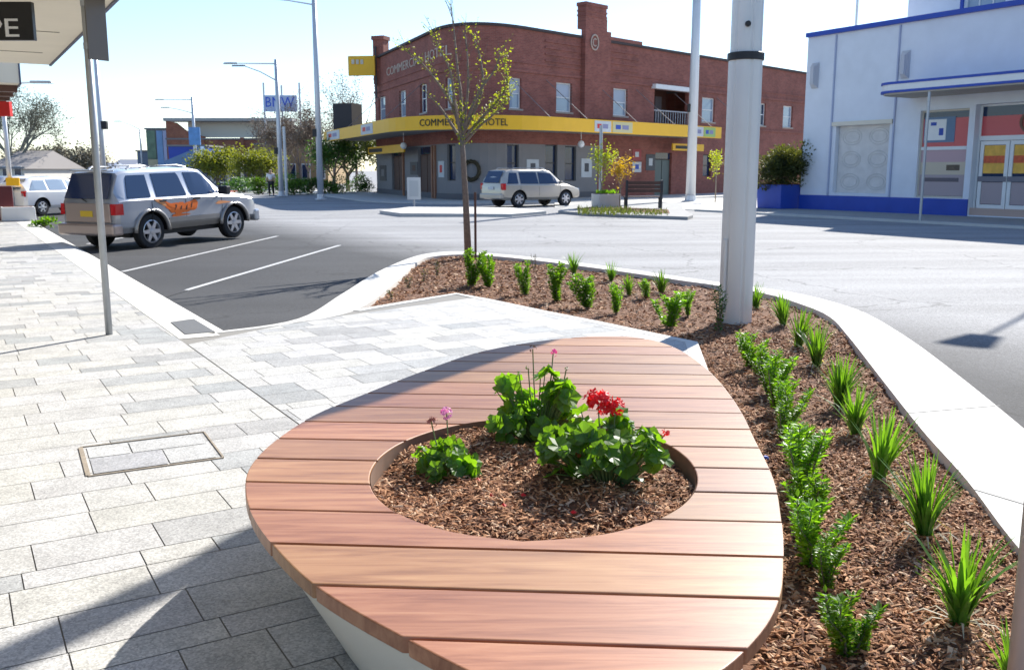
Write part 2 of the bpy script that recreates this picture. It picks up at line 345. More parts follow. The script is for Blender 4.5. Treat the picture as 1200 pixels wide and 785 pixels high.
# pavers
def pavers(s0, s1, ta, tb, clip=None, skip=None, seed=1, rowh=.31, tint=(1, 1, 1)):
    rnd = random.Random(seed); mb = MB(); t = ta; g = .0028
    while t < tb:
        s = s0-rnd.random()*.6
        h = rowh if rnd.random() < .75 else rowh*.55
        while s < s1:
            wdt = rnd.choice((.3, .4, .45, .5, .6, .6)); a, b = max(s, s0), min(s+wdt, s1)
            if b-a > .03:
                r = rnd.random(); base = .42+.05*rnd.random() if r < .72 else (.30+.08*rnd.random())
                q = rnd.random()*.04
                wm = 1 if r < .72 else -1
                c = ((base+.008+q*.25*wm)*tint[0], (base+q*.2)*tint[1], (base-.012-q*.4*wm)*tint[2])
                mb.add([st(a+g, t+g), st(b-g, t+g), st(b-g, t+h-g), st(a+g, t+h-g)], [(0, 1, 2, 3)], c)
            s += wdt
        t += h
    o = mb.build('footpath', paver, norm=False)
    if clip:
        bm = bmesh.new(); bm.from_mesh(o.data); ncl = len(clip)
        cx = sum(p[0] for p in clip)/ncl; cy = sum(p[1] for p in clip)/ncl
        for i in range(ncl):
            p, q = Vector((*clip[i], 0)), Vector((*clip[(i+1) % ncl], 0)); d = q-p; nn = Vector((d.y, -d.x, 0)).normalized()
            if nn.dot(Vector((cx, cy, 0))-p) > 0: nn = -nn
            bmesh.ops.bisect_plane(bm, geom=bm.verts[:]+bm.edges[:]+bm.faces[:], plane_co=p, plane_no=nn, clear_outer=True)
        bm.to_mesh(o.data); bm.free()
    return struct(o)
pavers(-7.5, -.665, -4, 34, seed=3, clip=[(.66, 2.54), (-.75, -3), (-1.95, -7.7), (-60, -7.7), (-60, 60), (-33.6, 60)])
padc = [(-3.38, 8.92), (-2.36, 10.1), (-1.84, 10.86), (-.74, 12.36), (1.73, 8.74), (1.52, 6.6), (.9, 3.5), (-.3, -.6), (2.2, -2.2)][:8]
sL = -.655
padc = [tuple(st(sL, 9.3).xy), (-2.95, 9.25), (-2.30, 9.95), (-1.80, 10.86), (-.74, 12.30), (1.66, 8.72), (1.48, 6.8), (1.12, 4.6), (.6, 2.54)]
pavers(-.66, 6, -3, 13, clip=padc, seed=9, tint=(.995, 1.0, 1.01))
mb = MB(); mb.prism([(.6, 2.54), (-.81, -3)]+[tuple(p.xy) for p in (st(-9, -3), st(-9, 120), st(-.66, 120))], -.3, -.004); mb.prism([(p[0], p[1]) for p in padc], -.3, -.0045)
struct(mb.build('footpath_base', grout))
mb = MB(); q = [st(-9, 34), st(-.66, 34), st(-.66, 110), st(-9, 110)]; mb.prism([(p.x, p.y) for p in q], -.2, 0.0); struct(mb.build('footpath', concrete_w))
# concrete edging between the pad and the bed
mb = MB(); ed = [Vector(p) for p in [(-1.86, 10.80), (-1.80, 10.90), (-1.22, 11.72), (-.74, 12.36), (-.29, 11.78), (.39, 10.76), (.96, 9.96), (1.46, 9.2), (1.76, 8.76), (1.60, 7.5), (1.52, 6.6), (1.16, 4.5), (.5, 1.8)]]
vs = []
for i, p in enumerate(ed):
    d = (ed[min(i+1, len(ed)-1)]-ed[max(i-1, 0)]).normalized(); nn = Vector((d.y, -d.x)); a = p; b = p+nn*.12
    vs += [(a.x, a.y, -.25), (a.x, a.y, .003), (b.x, b.y, .003), (b.x, b.y, -.25)]
mb.add(vs, [(i*4+k, i*4+k+1, i*4+5+k, i*4+4+k) for i in range(len(ed)-1) for k in range(3)]+[(0, 1, 2, 3)]); struct(mb.build('kerb', concrete_w))

# mulch bed
bedp = [((a.x*.3+b.x*.7), (a.y*.3+b.y*.7)) for a, b in list(zip(so, si))[12:]]+[(0.2, -2), (.5, 1.8), (1.05, 4.5), (1.4, 6.6), (1.62, 8.7), (.9, 9.8), (-.74, 12.2), (-1.8, 10.8)]
def bedz(x, y):
    return -.062+.011*math.sin(x*3.1+y*1.7)+.008*math.sin(x*7.3-y*5.1)+.006*math.sin(y*11+x*4)
mb = MB(); g = .09; idx = {}
def bv(i, j):
    if (i, j) not in idx: idx[(i, j)] = len(mb.v); x, y = i*g, j*g; mb.v.append((x, y, bedz(x, y)+random.uniform(-.006, .006)))
    return idx[(i, j)]
for i in range(-24, 50):
    for j in range(-20, 215):
        if inpoly((i+.5)*g, (j+.5)*g, bedp): mb.f.append((bv(i, j), bv(i+1, j), bv(i+1, j+1), bv(i, j+1)))
struct(mb.build('mulch_bed', soil, smooth=True))
inr = [tuple(p[:2]) for p in si[12:]]+[(0.5, -2), (.55, 1.8), (1.18, 4.5), (1.55, 6.6), (1.78, 8.8), (.9, 10.05), (-.74, 12.4), (-1.8, 10.95)]
CH = [(.50, .27, .14), (.38, .175, .075), (.25, .10, .04), (.6, .40, .25), (.13, .048, .022), (.44, .21, .095), (.32, .135, .055)]
def chip(mb, x, y, z, L, rnd):
    a = rnd.random()*6.283; wd = L*rnd.uniform(.18, .42); ti = rnd.uniform(-.5, .5); ro = rnd.uniform(-.7, .7)
    M = Matrix.Translation((x, y, z)) @ Matrix.Rotation(a, 4, 'Z') @ Matrix.Rotation(ti, 4, 'Y') @ Matrix.Rotation(ro, 4, 'X')
    h = L*.12; q = [(-L/2, -wd/2, 0), (L/2, -wd/2*rnd.uniform(.4, 1), 0), (L/2, wd/2*rnd.uniform(.3, 1), h*.3), (-L/2, wd/2, 0), (0, 0, h)]
    mb.add([M @ Vector(v) for v in q], [(0, 1, 4), (1, 2, 4), (2, 3, 4), (3, 0, 4)], rnd.choice(CH))
rnd = random.Random(5); mb = MB(); k = 0
while k < 34000:
    if rnd.random() < .8: y = rnd.uniform(1.5, 9.5) if rnd.random() < .45 else rnd.uniform(1.5, 6.0); x = rnd.uniform(.3, 4)
    else: y = rnd.uniform(8.5, 18.5); x = rnd.uniform(-2, 4)
    if not inpoly(x, y, inr): continue
    L = rnd.uniform(.018, .05)*(1+max(0, y-5)*.09); chip(mb, x, y, bedz(x, y)+rnd.uniform(.004, .022), L, rnd); k += 1
struct(mb.build('mulch', chipm, norm=False), 'stuff')

# parking bay lines
def groundline(a, b, wdt, name='parking_line', dz=.006):
    a, b = Vector(a), Vector(b); d = (b-a).normalized(); nn = Vector((-d.y, d.x))*wdt/2; N = 10; vs = []
    for i in range(N+1):
        p = a.lerp(b, i/N)
        for q in (p+nn, p-nn): vs.append((q.x, q.y, rs(sof(q.x, q.y))+dz))
    m_ = MB().add(vs, [(2*i, 2*i+1, 2*i+3, 2*i+2) for i in range(N)]); return struct(m_.build(name, paint_w))
groundline(G(143, 317.5, -.12)[:2], G(325, 274.5, -.06)[:2], .1); groundline(G(190, 347, -.12)[:2], G(398, 285, -.06)[:2], .1)
groundline(G(60, 292, -.12)[:2], G(230, 262, -.06)[:2], .1)
# edge line at the end of the drain
o = MB().add([st(-.02, 7.55, .004), st(.08, 7.55, -.1), st(.06, 8.7, -.1), st(-.04, 8.7, .004)], [(0, 1, 2, 3)])

# hotel / corner footpaths far side
hp0 = [(-16.5, 95), (-13.4, 77.5), (-8.9, 65.8), (-5.65, 57.5)]
# ================= PATH WALLS =================
class Path:
    def __init__(s, pts):
        s.p = [Vector(p) for p in pts]; s.u = [0]
        for i in range(1, len(pts)): s.u.append(s.u[-1]+(s.p[i]-s.p[i-1]).length)
        s.n = []
        for i in range(len(pts)):
            d = (s.p[min(i+1, len(pts)-1)]-s.p[max(i-1, 0)]).normalized(); s.n.append(Vector((d.y, -d.x)))
    def at(s, u, off=0, z=0):
        i = 0
        while i < len(s.u)-2 and u > s.u[i+1]: i += 1
        f = (u-s.u[i])/(s.u[i+1]-s.u[i]); p = s.p[i].lerp(s.p[i+1], f)
        n_ = s.n[i].lerp(s.n[i+1], max(0, min(1, f))).normalized()
        d = (s.p[i+1]-s.p[i]).normalized(); k = 1/max(.5, n_.dot(Vector((d.y, -d.x))))
        q = p+n_*off*k; return Vector((q.x, q.y, z))
    def hit(s, px, py, off=0):
        """u, z where the ray through a photo pixel meets the wall (offset outward)"""
        t = (392.5-py)/1100; d = Vector(((px-600)/1100, CT+t*ST, -ST+t*CT)); best = None
        for i in range(len(s.p)-1):
            a, b = s.at(s.u[i], off), s.at(s.u[i+1]-1e-6, off); e = b-a
            den = d.x*e.y-d.y*e.x
            if abs(den) < 1e-9: continue
            k = (a.x*e.y-a.y*e.x)/den; v = (a.x*d.y-a.y*d.x)/den
            lo, hi = (-9 if i == 0 else 0), (9 if i == len(s.p)-2 else 1)
            if k > 0 and lo <= v <= hi and (best is None or k < best[2]): best = (s.u[i]+v*(s.u[i+1]-s.u[i]), EYE+k*d.z, k)
        return best[0], best[1]
    def rect(s, x0, y0, x1, y1, off=0):
        u0, z1 = s.hit(x0, y0, off); u1, z0 = s.hit(x1, y1, off)
        ua, za = s.hit((x0+x1)/2, y0, off); ub, zb = s.hit((x0+x1)/2, y1, off); return u0, u1, zb, za
def pbox(mb, path, u0, u1, z0, z1, o0, o1):
    us = [u0]+[u for u in path.u if u0+.01 < u < u1-.01]+[u1]; vs = []
    for u in us: vs += [path.at(u, o0, z0), path.at(u, o1, z0), path.at(u, o1, z1), path.at(u, o0, z1)]
    n_ = len(us); fs = [(i*4+k, i*4+(k+1) % 4, i*4+4+(k+1) % 4, i*4+4+k) for i in range(n_-1) for k in range(4)]
    fs += [(0, 1, 2, 3), tuple((n_-1)*4+k for k in (3, 2, 1, 0))]
    return mb.add(vs, fs)
def pwall(path, u0, u1, z0, z1, holes, depth):
    """wall skin with real openings and reveals"""
    mb = MB(); mb.uvw = []
    us = sorted({u0, u1}|{u for u in path.u if u0 < u < u1}|{h[k] for h in holes for k in (0, 1)}); zs = sorted({z0, z1}|{h[k] for h in holes for k in (2, 3)})
    us = [u for u in us if u0 <= u <= u1]; zs = [z for z in zs if z0 <= z <= z1]
    for i in range(len(us)-1):
        for j in range(len(zs)-1):
            um, zm = (us[i]+us[i+1])/2, (zs[j]+zs[j+1])/2
            if any(h[0] < um < h[1] and h[2] < zm < h[3] for h in holes): continue
            mb.add([path.at(us[i], 0, zs[j]), path.at(us[i+1], 0, zs[j]), path.at(us[i+1], 0, zs[j+1]), path.at(us[i], 0, zs[j+1])], [(0, 1, 2, 3)])
    for h in holes:
        a, b, c, d = max(h[0], u0), min(h[1], u1), max(h[2], z0), min(h[3], z1)
        if a >= b or c >= d: continue
        A = [path.at(a, 0, c), path.at(b, 0, c), path.at(b, 0, d), path.at(a, 0, d)]; B = [path.at(a, -depth, c), path.at(b, -depth, c), path.at(b, -depth, d), path.at(a, -depth, d)]
        mb.add(A+B, [(k, (k+1) % 4, 4+(k+1) % 4, 4+k) for k in range(4)])
    return mb
def uvof(path):
    def f(v):
        best = None
        for i in range(len(path.p)-1):
            a, b = path.p[i], path.p[i+1]; e = b-a; k = max(0, min(1, (Vector(v[:2])-a).dot(e)/e.length_squared)); d = (a+e*k-Vector(v[:2])).length
            if best is None or d < best[0]: best = (d, path.u[i]+k*e.length)
        return (best[1], v[2], 0)
    return f
def ptext(path, txt, x0, y0, x1, y1, off, m, parent, name='lettering', ext=.015, u=None, fit=True):
    u0, u1, z0, z1 = u or path.rect(x0, y0, x1, y1, off); vs, fs = text_geo(txt, 1, ext)
    xs = [v[0] for v in vs]; ys = [v[1] for v in vs]; W, H = max(xs)-min(xs), max(ys)-min(ys)
    mb = MB(); sx = (u1-u0)/W; sy = (z1-z0)/H; 
    mb.add([path.at(u0+(v[0]-min(xs))*sx, off+v[2], z0+(v[1]-min(ys))*sy) for v in vs], fs)
    return mb.build(name, m, parent)

# ================= HOTEL =================
L0, L1 = Vector((-8.9, 65.8)), Vector((-5.65, 57.5)); Rr0, Rr1 = Vector((2.24, 54.7)), Vector((24.0, 77.8))
dl = (L1-L0).normalized(); dr = (Rr1-Rr0).normalized(); C = Vector((-2.56, 49.6)); tl = 4.6
arc = []
A_, B_ = C-dl*tl, C+dr*tl
for k in range(13):
    t = k/12; arc.append(tuple((A_*(1-t)**2+C*2*t*(1-t)*.92+B_*t*t)/( (1-t)**2+2*t*(1-t)*.92+t*t)))
HP = Path([tuple(L0-dl*1.9)]+arc+[tuple(Rr1+dr*1.0)])
UE = HP.u[-1]
hotel = empty('hotel_building', (0, 54, 0), 0, 'two-storey red brick corner hotel with rounded front and yellow awning', 'hotel')
hotel_inv = Matrix.Translation((0, -54, 0))
def hb(mb): return mb.xf(hotel_inv)
ZP = 9.14; ZB = -.04
U = lambda *a: HP.rect(*a)
wins = [U(443.5, 116, 452, 144), U(467.5, 109, 475.7, 141), U(492, 103, 500.5, 136), U(522, 96, 531, 131), U(597, 93, 611, 128), U(652, 99, 670, 132), U(719, 106, 735, 137), U(823, 117, 837, 145), U(886, 125, 896.5, 151), U(918, 129, 928, 153)]
uav = lambda r, za, zb: (r[0], r[1], za, zb)
wins = [uav(r, 4.92, 6.55) for r in wins]
balc = uav(U(767, 109, 806, 146), 4.65, 6.75)
doors = [uav(U(459, 184, 472, 236), ZB, 2.95), uav(U(490, 184, 507, 236), ZB, 2.95), uav(U(768, 180, 786, 228), ZB, 2.75)]
gw = [uav(U(524, 177, 534, 211), 1.05, 3.0), uav(U(594, 175, 608, 212), 1.0, 3.0), uav(U(639, 177, 653, 211), 1.0, 3.05), uav(U(662, 178, 675, 211), 1.0, 3.0), uav(U(824, 185, 833, 205), 1.2, 2.7), uav(U(897, 186, 905, 206), 1.2, 2.7)]
ZG = 3.05
ug1 = HP.hit(700, 200)[0]
# lower wall: grey painted part, brick part; upper wall brick
hb(pwall(HP, 0, ug1, ZB, ZG, doors[:2]+gw[:4], .25)).build('painted_wall', greyp, hotel)
uvh = uvof(HP)
def uvs(v): return uvh((v[0], v[1]+54, v[2]))
hb(pwall(HP, ug1, UE, ZB, ZG, [doors[2]]+gw[4:], .25)).build('wall', brick, hotel, wuv=uvs)
hb(pwall(HP, 0, UE, ZG, ZP, wins+[balc], .28)).build('wall', brick, hotel, wuv=uvs)
# back-of-opening darkness and roof slab and rear walls
rear = [HP.at(0, -.3), HP.at(UE, -.3), HP.at(UE, -.3)+Vector((-17, 14, 0)), HP.at(0, -.3)+Vector((4, 14, 0))]
mb = MB(); poly = [HP.at(u, -.3) for u in HP.u]+[Vector((8, 92, 0)), Vector((-3, 92, 0))]
mb.prism([(p.x, p.y) for p in poly], 8.4, 8.6); hb(mb).build('roof', mat('grey_roof', (.12, .12, .12), .8), hotel)
mb = MB(); e0, e1 = HP.at(0, 0), HP.at(UE, 0)
for a, b in ((e0, Vector((-3, 92, 0))), (e1, Vector((8, 92, 0)))):
    mb.add([(a.x, a.y, ZB), (b.x, b.y, ZB), (b.x, b.y, 8.9), (a.x, a.y, 8.9)], [(0, 1, 2, 3)])
hb(mb).build('wall', brick, hotel, wuv=lambda v: (v[0]+v[1], v[2], 0))
mb = pbox(MB(), HP, 0, UE, ZP, ZP+.14, -.3, .14); hb(mb).build('parapet_cap', mat('dark_cap', (.06, .045, .045), .8), hotel)
mb = pbox(MB(), HP, 0, UE, 6.88, 7.02, .003, .08); pbox(mb, HP, 0, UE, 7.35, 7.43, .003, .05); pbox(mb, HP, 0, UE, 4.5, 4.62, .003, .07); hb(mb).build('string_course', brick, hotel, wuv=uvs)
ut0 = HP.hit(681, 60)[0]; ut1 = HP.hit(711, 60)[0]
# brick banding beside the tower
mb = MB()
for z in (7.6, 7.95, 8.3, 8.65):
    for a_, b_ in ((ut0-3.2, ut0-.05), (ut1+.05, ut1+3.2)): hb(pbox(MB(), HP, a_, b_, z, z+.1, .003, .06)).build('brick_band', brick, hotel, wuv=uvs)
hb(pbox(MB(), HP, ut1+.05, ut1+3.4, ZP+.141, ZP+.34, -.25, .16)).build('parapet_step', brick, hotel, wuv=uvs)
mb = pbox(MB(), HP, ut0, ut1, 4.63, ZP+.55, .003, .32); um = ut0+(ut1-ut0)*.8
pbox(mb, HP, ut0-.0, um, ZP+.55, 10.95, -.3, .322); pbox(mb, HP, um-.002, um+.18, ZP+.55, 10.4, -.2, .25)
pbox(mb, HP, ut0-.06, um+.05, 10.95, 11.15, -.34, .38)
for z in (10.4, 10.65): pbox(mb, HP, ut0-.04, um+.04, z, z+.09, -.32, .36)
hb(mb).build('tower', brick, hotel, wuv=uvs)
mb = MB(); uc, zc = HP.hit(697, 50, .36); c = HP.at(uc, .34); n_ = HP.at(uc, 1.34)-c; ang = math.atan2(n_.y, n_.x)
ring = []
for k in range(24):
    a = 2*math.pi*k/24
    ring.append(HP.at(uc+.34*math.cos(a), .37, zc+.42*math.sin(a)))
mb.tube(ring+[ring[0]], .045, 6); em = hb(mb).build('emblem', letterc, hotel)
ptext(HP, 'C', 0, 0, 0, 0, .35, letterc, hotel, 'emblem', u=(uc-.17, uc+.17, zc-.24, zc+.24)).data.transform(hotel_inv)
# chimney at left end
mb = MB(); cx, cz = HP.hit(443, 60); cp = HP.at(cx, -.2); mb.box((cp.x, cp.y, 8.9), (.8, .8, 3.0), R(-20)); mb.box((cp.x, cp.y, 10.45), (.95, .95, .25), R(-20)); hb(mb).build('chimney', brick, hotel, wuv=lambda v: (v[0]+v[1], v[2], 0))
# windows
def window(parent, path, r, inv, fm, gm, off=-.14, bar=True, fw=.07, mull=0, name='window'):
    u0, u1, z0, z1 = r; mb = MB()
    pbox(mb, path, u0, u0+fw, z0, z1, off-.06, off); pbox(mb, path, u1-fw, u1, z0, z1, off-.06, off)
    pbox(mb, path, u0+fw, u1-fw, z0, z0+fw, off-.06, off-.001); pbox(mb, path, u0+fw, u1-fw, z1-fw, z1, off-.06, off-.001)
    if bar: pbox(mb, path, u0+fw, u1-fw, (z0+z1)/2-.03, (z0+z1)/2+.03, off-.05, off+.01)
    for k in range(mull):
        um_ = u0+(u1-u0)*(k+1)/(mull+1); pbox(mb, path, um_-.025, um_+.025, z0+fw, z1-fw, off-.05, off-.003)
    if inv is not None: mb.xf(inv)
    o = mb.build(name, fm, parent)
    g = pbox(MB(), path, u0+.02, u1-.02, z0+.02, z1-.02, off-.05, off-.035)
    if inv is not None: g.xf(inv)
    g.build('pane', gm, o); return o
blind = mat('pale_blind', (.42, .47, .55), .5, var=.1, scale=.6, spec=.7)
for i, r in enumerate(wins):
    window(hotel, HP, r, hotel_inv, white, glass_b if i not in (2, 8) else glass)
    s_ = pbox(MB(), HP, r[0]-.08, r[1]+.08, r[2]-.1, r[2], -.12, .06); hb(s_).build('window_sill', mat('stone_sill', (.4, .33, .28), .8), hotel)
    for k in (0,):
        if i in (4, 5, 6): hb(pbox(MB(), HP, r[0]+.09, r[1]-.09, (r[2]+r[3])/2+.05, r[3]-.09, -.165, -.155)).build('blind', blind, hotel)
for r in gw: window(hotel, HP, r, hotel_inv, darksteel, glass, mull=0)
# balcony recess
u0, u1, z0, z1 = balc
mb = MB(); pbox(mb, HP, u0-.3, u1+.3, z0-.2, z1+.2, -2.2, -2.0); hb(mb).build('balcony_wall', brown, hotel)
mb = MB(); pbox(mb, HP, u0-.35, u1+.1, z1, z1+.28, .003, .35); hb(mb).build('balcony_hood', white, hotel)
mb = MB()
for k in range(15): pbox(mb, HP, u0+(u1-u0)*k/14-.02, u0+(u1-u0)*k/14+.02, z0, z0+.75, -.08, -.04)
pbox(mb, HP, u0, u1, z0+.75, z0+.82, -.1, -.02); hb(mb).build('balcony_railing', mat('pale_rail', (.45, .45, .46), .6), hotel)
for um in (u0+.9, u1-1.1):
    hb(pbox(MB(), HP, um, um+.75, z0, z0+1.9, -1.99, -1.93)).build('balcony_door', mat('grey_door', (.16, .15, .16), .5), hotel)
# doors
for i, r in enumerate(doors):
    dm = brown if i < 2 else mat('green_grey_door', (.1, .13, .12), .5)
    hb(pbox(MB(), HP, r[0]+.06, r[0]+(r[1]-r[0])*.48, r[2], r[3]-.45, -.2, -.14)).build('door', dm, hotel)
    hb(pbox(MB(), HP, r[0]+(r[1]-r[0])*.52, r[1]-.06, r[2], r[3]-.45, -.2, -.14)).build('door', dm, hotel)
    hb(pbox(MB(), HP, r[0], r[1], r[3]-.4, r[3], -.2, -.16)).build('door_fanlight', glass, hotel)
# timber posts beside the doors, dado line
mb = MB()
for px in (474, 508, 511):
    u = HP.hit(px, 210)[0]; pbox(mb, HP, u-.11, u+.11, ZB, 3.0, .003, .12)
hb(mb).build('door_surround', mat('tan_timber', (.3, .14, .08), .6, var=.15), hotel)
hb(pbox(MB(), HP, 0, ug1, ZB, .35, .003, .03)).build('plinth', mat('plinth_grey', (.12, .12, .13), .8), hotel)
# posters
def poster(r, m, off=.03):
    u0, u1, z0, z1 = r; hb(pbox(MB(), HP, u0, u1, z0, z1, .003, off)).build('poster', m, hotel); 
pm = mat('poster_white', (.55, .58, .6), .6, var=.1, scale=3); pmk = mat('poster_dark', (.05, .05, .06), .5, var=.3, scale=6)
for x0, y0, x1, y1, mm, inner_m in ((514, 189, 521, 208, pm, red), (617, 187, 631, 205, pm, pmk), (681, 186, 693, 208, pm, pmk), (741, 175, 751, 188, mat('poster_red', (.35, .06, .06), .6), pm), (741, 190, 751, 202, pm, blue), (757, 181, 767, 200, pmk, pm), (445, 194, 453, 212, pmk, greyp), (481, 190, 490, 205, pmk, brown)):
    r = HP.rect(x0, y0, x1, y1); poster(r, mm); a = r
    poster((a[0]+(a[1]-a[0])*.3, a[1]-(a[1]-a[0])*.3, a[2]+(a[3]-a[2])*.3, a[3]-(a[3]-a[2])*.25), inner_m, .04)
# wreath
u, z = HP.hit(552, 200, .1); 
mb = MB(); ring = [HP.at(u+.42*math.cos(a), .12, z+.5*math.sin(a)) for a in [2*math.pi*k/16 for k in range(17)]]; mb.tube(ring, .12, 6); hb(mb).build('wreath', mat('wreath_dark', (.05, .04, .02), .9, var=.4, scale=8), hotel)
# awning
ua0 = -3.0; HA = Path([tuple(HP.at(0, 0).xy-dl*11.5)]+[tuple(p) for p in HP.p]); shift = HA.u[1]
def AU(u): return u+shift
uaL = HA.hit(380, 165, 3.0)[0]; uaR = HA.hit(845, 158, 3.0)[0]
aw = pbox(MB(), HA, uaL, uaR, 3.73, 4.26, -.0+.01, 2.94); hb(aw).build('awning', mat('awning_soffit', (.3, .29, .28), .8), hotel)
fa = pbox(MB(), HA, uaL, uaR, 3.65, 4.36, 2.945, 3.02); fao = hb(fa).build('awning_fascia', yellow, hotel)
for x0, y0, x1, y1, m_ in ((383, 158, 398, 168, pm), (423, 150, 437, 162, pm), (697, 145, 716, 157, pm), (718, 147, 741, 157, mat('pale_yellow', (.6, .55, .3), .6)), (811, 153, 824, 162, pm), (825, 154, 838, 163, mat('pale_green', (.35, .5, .15), .6))):
    r = HA.rect(x0, y0, x1, y1, 3.03); hb(pbox(MB(), HA, r[0], r[1], 3.71, 4.3, 3.02, 3.04)).build('sign_panel', m_, hotel)
    q = (r[1]-r[0]); hb(pbox(MB(), HA, r[0]+q*.15, r[0]+q*.4, 3.89, 4.13, 3.04, 3.05)).build('sign_mark', red if m_ is pm else blue, hotel)
    hb(pbox(MB(), HA, r[0]+q*.48, r[0]+q*.8, 3.89, 4.13, 3.04, 3.05)).build('sign_mark', mat('mark_grey', (.25, .25, .4), .6), hotel)
r0 = HA.hit(492, 146, 3.03)[0]; r1 = HA.hit(595, 143, 3.03)[0]; 
for wd_, f0, f1 in (('COMMERCIAL', 0, .645), ('HOTEL', .70, 1)): ptext(HA, wd_, 0, 0, 0, 0, 3.045, letterk, hotel, u=(r0+(r1-r0)*f0, r0+(r1-r0)*f1, 3.84, 4.19)).data.transform(hotel_inv)
r0 = HP.hit(453, 80, .03)[0]; r1 = HP.hit(529, 62, .03)[0]
for wd_, f0, f1 in (('COMMERCIAL', 0, .645), ('HOTEL', .70, 1)): ptext(HP, wd_, 0, 0, 0, 0, .03, letterc, hotel, u=(r0+(r1-r0)*f0, r0+(r1-r0)*f1, 7.72, 8.25)).data.transform(hotel_inv)
mb = MB()
for px in (448, 495, 597, 640, 700, 745, 790, 840):
    u = HP.hit(px, 120)[0]
    hb(MB().tube([HP.at(u, .0, 6.6), HA.at(AU(u)+.5, 2.7, 4.3)], .02, 5)).build('stay_rod', mat('rod_grey', (.22, .18, .17), .7), hotel)
for px, py in ((473, 171), (681, 169)):
    p = P(px, py, 55 if px < 500 else 53.5); mb = MB(); mb.lathe([(.03, -.2), (.14, -.14), (.2, 0), (.14, .14), (.03, .2)], (p.x, p.y, p.z), 12); mb.tube([(p.x, p.y, p.z+.25), (p.x, p.y, 3.74)], .02, 5); hb(mb).build('awning_lamp', white, hotel)
for (x0, x1, y0, y1) in ((432, 474, 171, 180), (788, 824, 169, 177)):
    r = HP.rect(x0, y0, x1, y1, .9); pb = pbox(MB(), HP, r[0], r[1], r[2], r[3], .85, .95); so_ = hb(pb).build('hanging_sign', yellow, hotel)
    so_m = hb(pbox(MB(), HP, r[0]+.3, r[0]+.3+(r[1]-r[0])*.4, r[2]+.12, r[3]-.12, .95, .96)).build('sign_mark', letterk, so_)
# tank box on awning, yellow projecting sign
tb = HA.rect(407, 133, 429, 153, 1.5)
p = HA.at(tb[0]+.6, 1.6); mb = MB().box((p.x, p.y, 5.3), (1.5, 1.5, 1.9), R(-20)); hb(mb).build('plant_box', mat('dark_box', (.04, .04, .045), .8), hotel)
p = HP.at(cx-.3, .0); a = P(408, 78, p.y-.8); b = P(440, 78, p.y-.8)
mb = MB(); mb.box(((a.x+b.x)/2, a.y, (P(408, 66, a.y).z+P(408, 89, a.y).z)/2), (b.x-a.x, .22, P(408, 66, a.y).z-P(408, 89, a.y).z), R(-8)); ys = hb(mb).build('projecting_sign', yellow, hotel)
mb = MB()
for k in range(4): mb.box((a.x+.35+k*.3, a.y-.13-0.02*k*0, P(408, 73, a.y).z), (.2, .02, .3), R(-8))
hb(mb).build('sign_mark', mat('mark_white', (.6, .55, .45), .6), ys)
mb = MB(); mb.box((b.x+.0, a.y+.1, P(440, 85, a.y).z), (.12, .12, 3.4)); hb(mb).build('sign_bracket', darksteel, hotel)

# far footpath around the hotel with kerb
def offpoly(path, off, ext0=0, ext1=0):
    return [path.at(u, off) for u in path.u]
fo = [HA.at(u, 4.6) for u in HA.u]; mb = MB(); poly = [(p.x, p.y) for p in fo]+[(40, 92), (8, 92), (-20, 92)]
poly = [(p.x, p.y) for p in fo]+[tuple((Rr1+dr*30+Vector((3.3, -3.2))))]+[tuple((Rr1+dr*30)), tuple(Rr1)]+[(HP.at(u, -.2).x, HP.at(u, -.2).y) for u in HP.u[::-1]]+[(HA.at(0, 0).x, HA.at(0, 0).y)]
mb.prism(poly, -.2, .02); struct(mb.build('footpath', concrete))

# ================= BLUE AND WHITE SHOP =================
bA = Vector((12.15, 40.0)); bd = -SD
BP = Path([tuple(bA-bd*0.0), tuple(bA+bd*30)])
shop = empty('corner_shop_building', (12.4, 40, 0), 0, 'pale blue shop with royal blue base, parapet trim and canopy', 'shop')
binv = Matrix.Translation((-12.4, -40, 0))
def bb(mb): return mb.xf(binv)
BU = lambda *a: BP.rect(*a)
r = BU(980, 148, 1037, 233); rd = (r[0], r[1], .72, 3.35)
w1 = (BU(1080, 118, 1128, 232)[0], BU(1080, 118, 1128, 232)[1], .62, 3.75)
dd = (BU(1145, 112, 1205, 240)[0], BU(1145, 112, 1200, 240)[1]+2.6, .05, 3.85)
w3 = (dd[1]+.7, dd[1]+4.2, .62, 3.75)
bb(pwall(BP, 0, 30, .0, 6.95, [rd, w1, dd, w3], .3)).build('wall', bluepale, shop)
mb = pbox(MB(), BP, -.0, 30, 6.95, 7.12, -.3, .16); bb(mb).build('parapet_trim', blue, shop)
segs = [(0, rd[0]-.0), (rd[0], rd[1]), (rd[1], w1[0]), (w1[0], w1[1]), (w1[1], dd[0]), (dd[1], 30)]
mb = MB()
pbox(mb, BP, -.02, dd[0], -.02, .6, .003, .05); pbox(mb, BP, dd[1], 30, -.02, .6, .003, .05); bb(mb).build('blue_base', blue, shop)
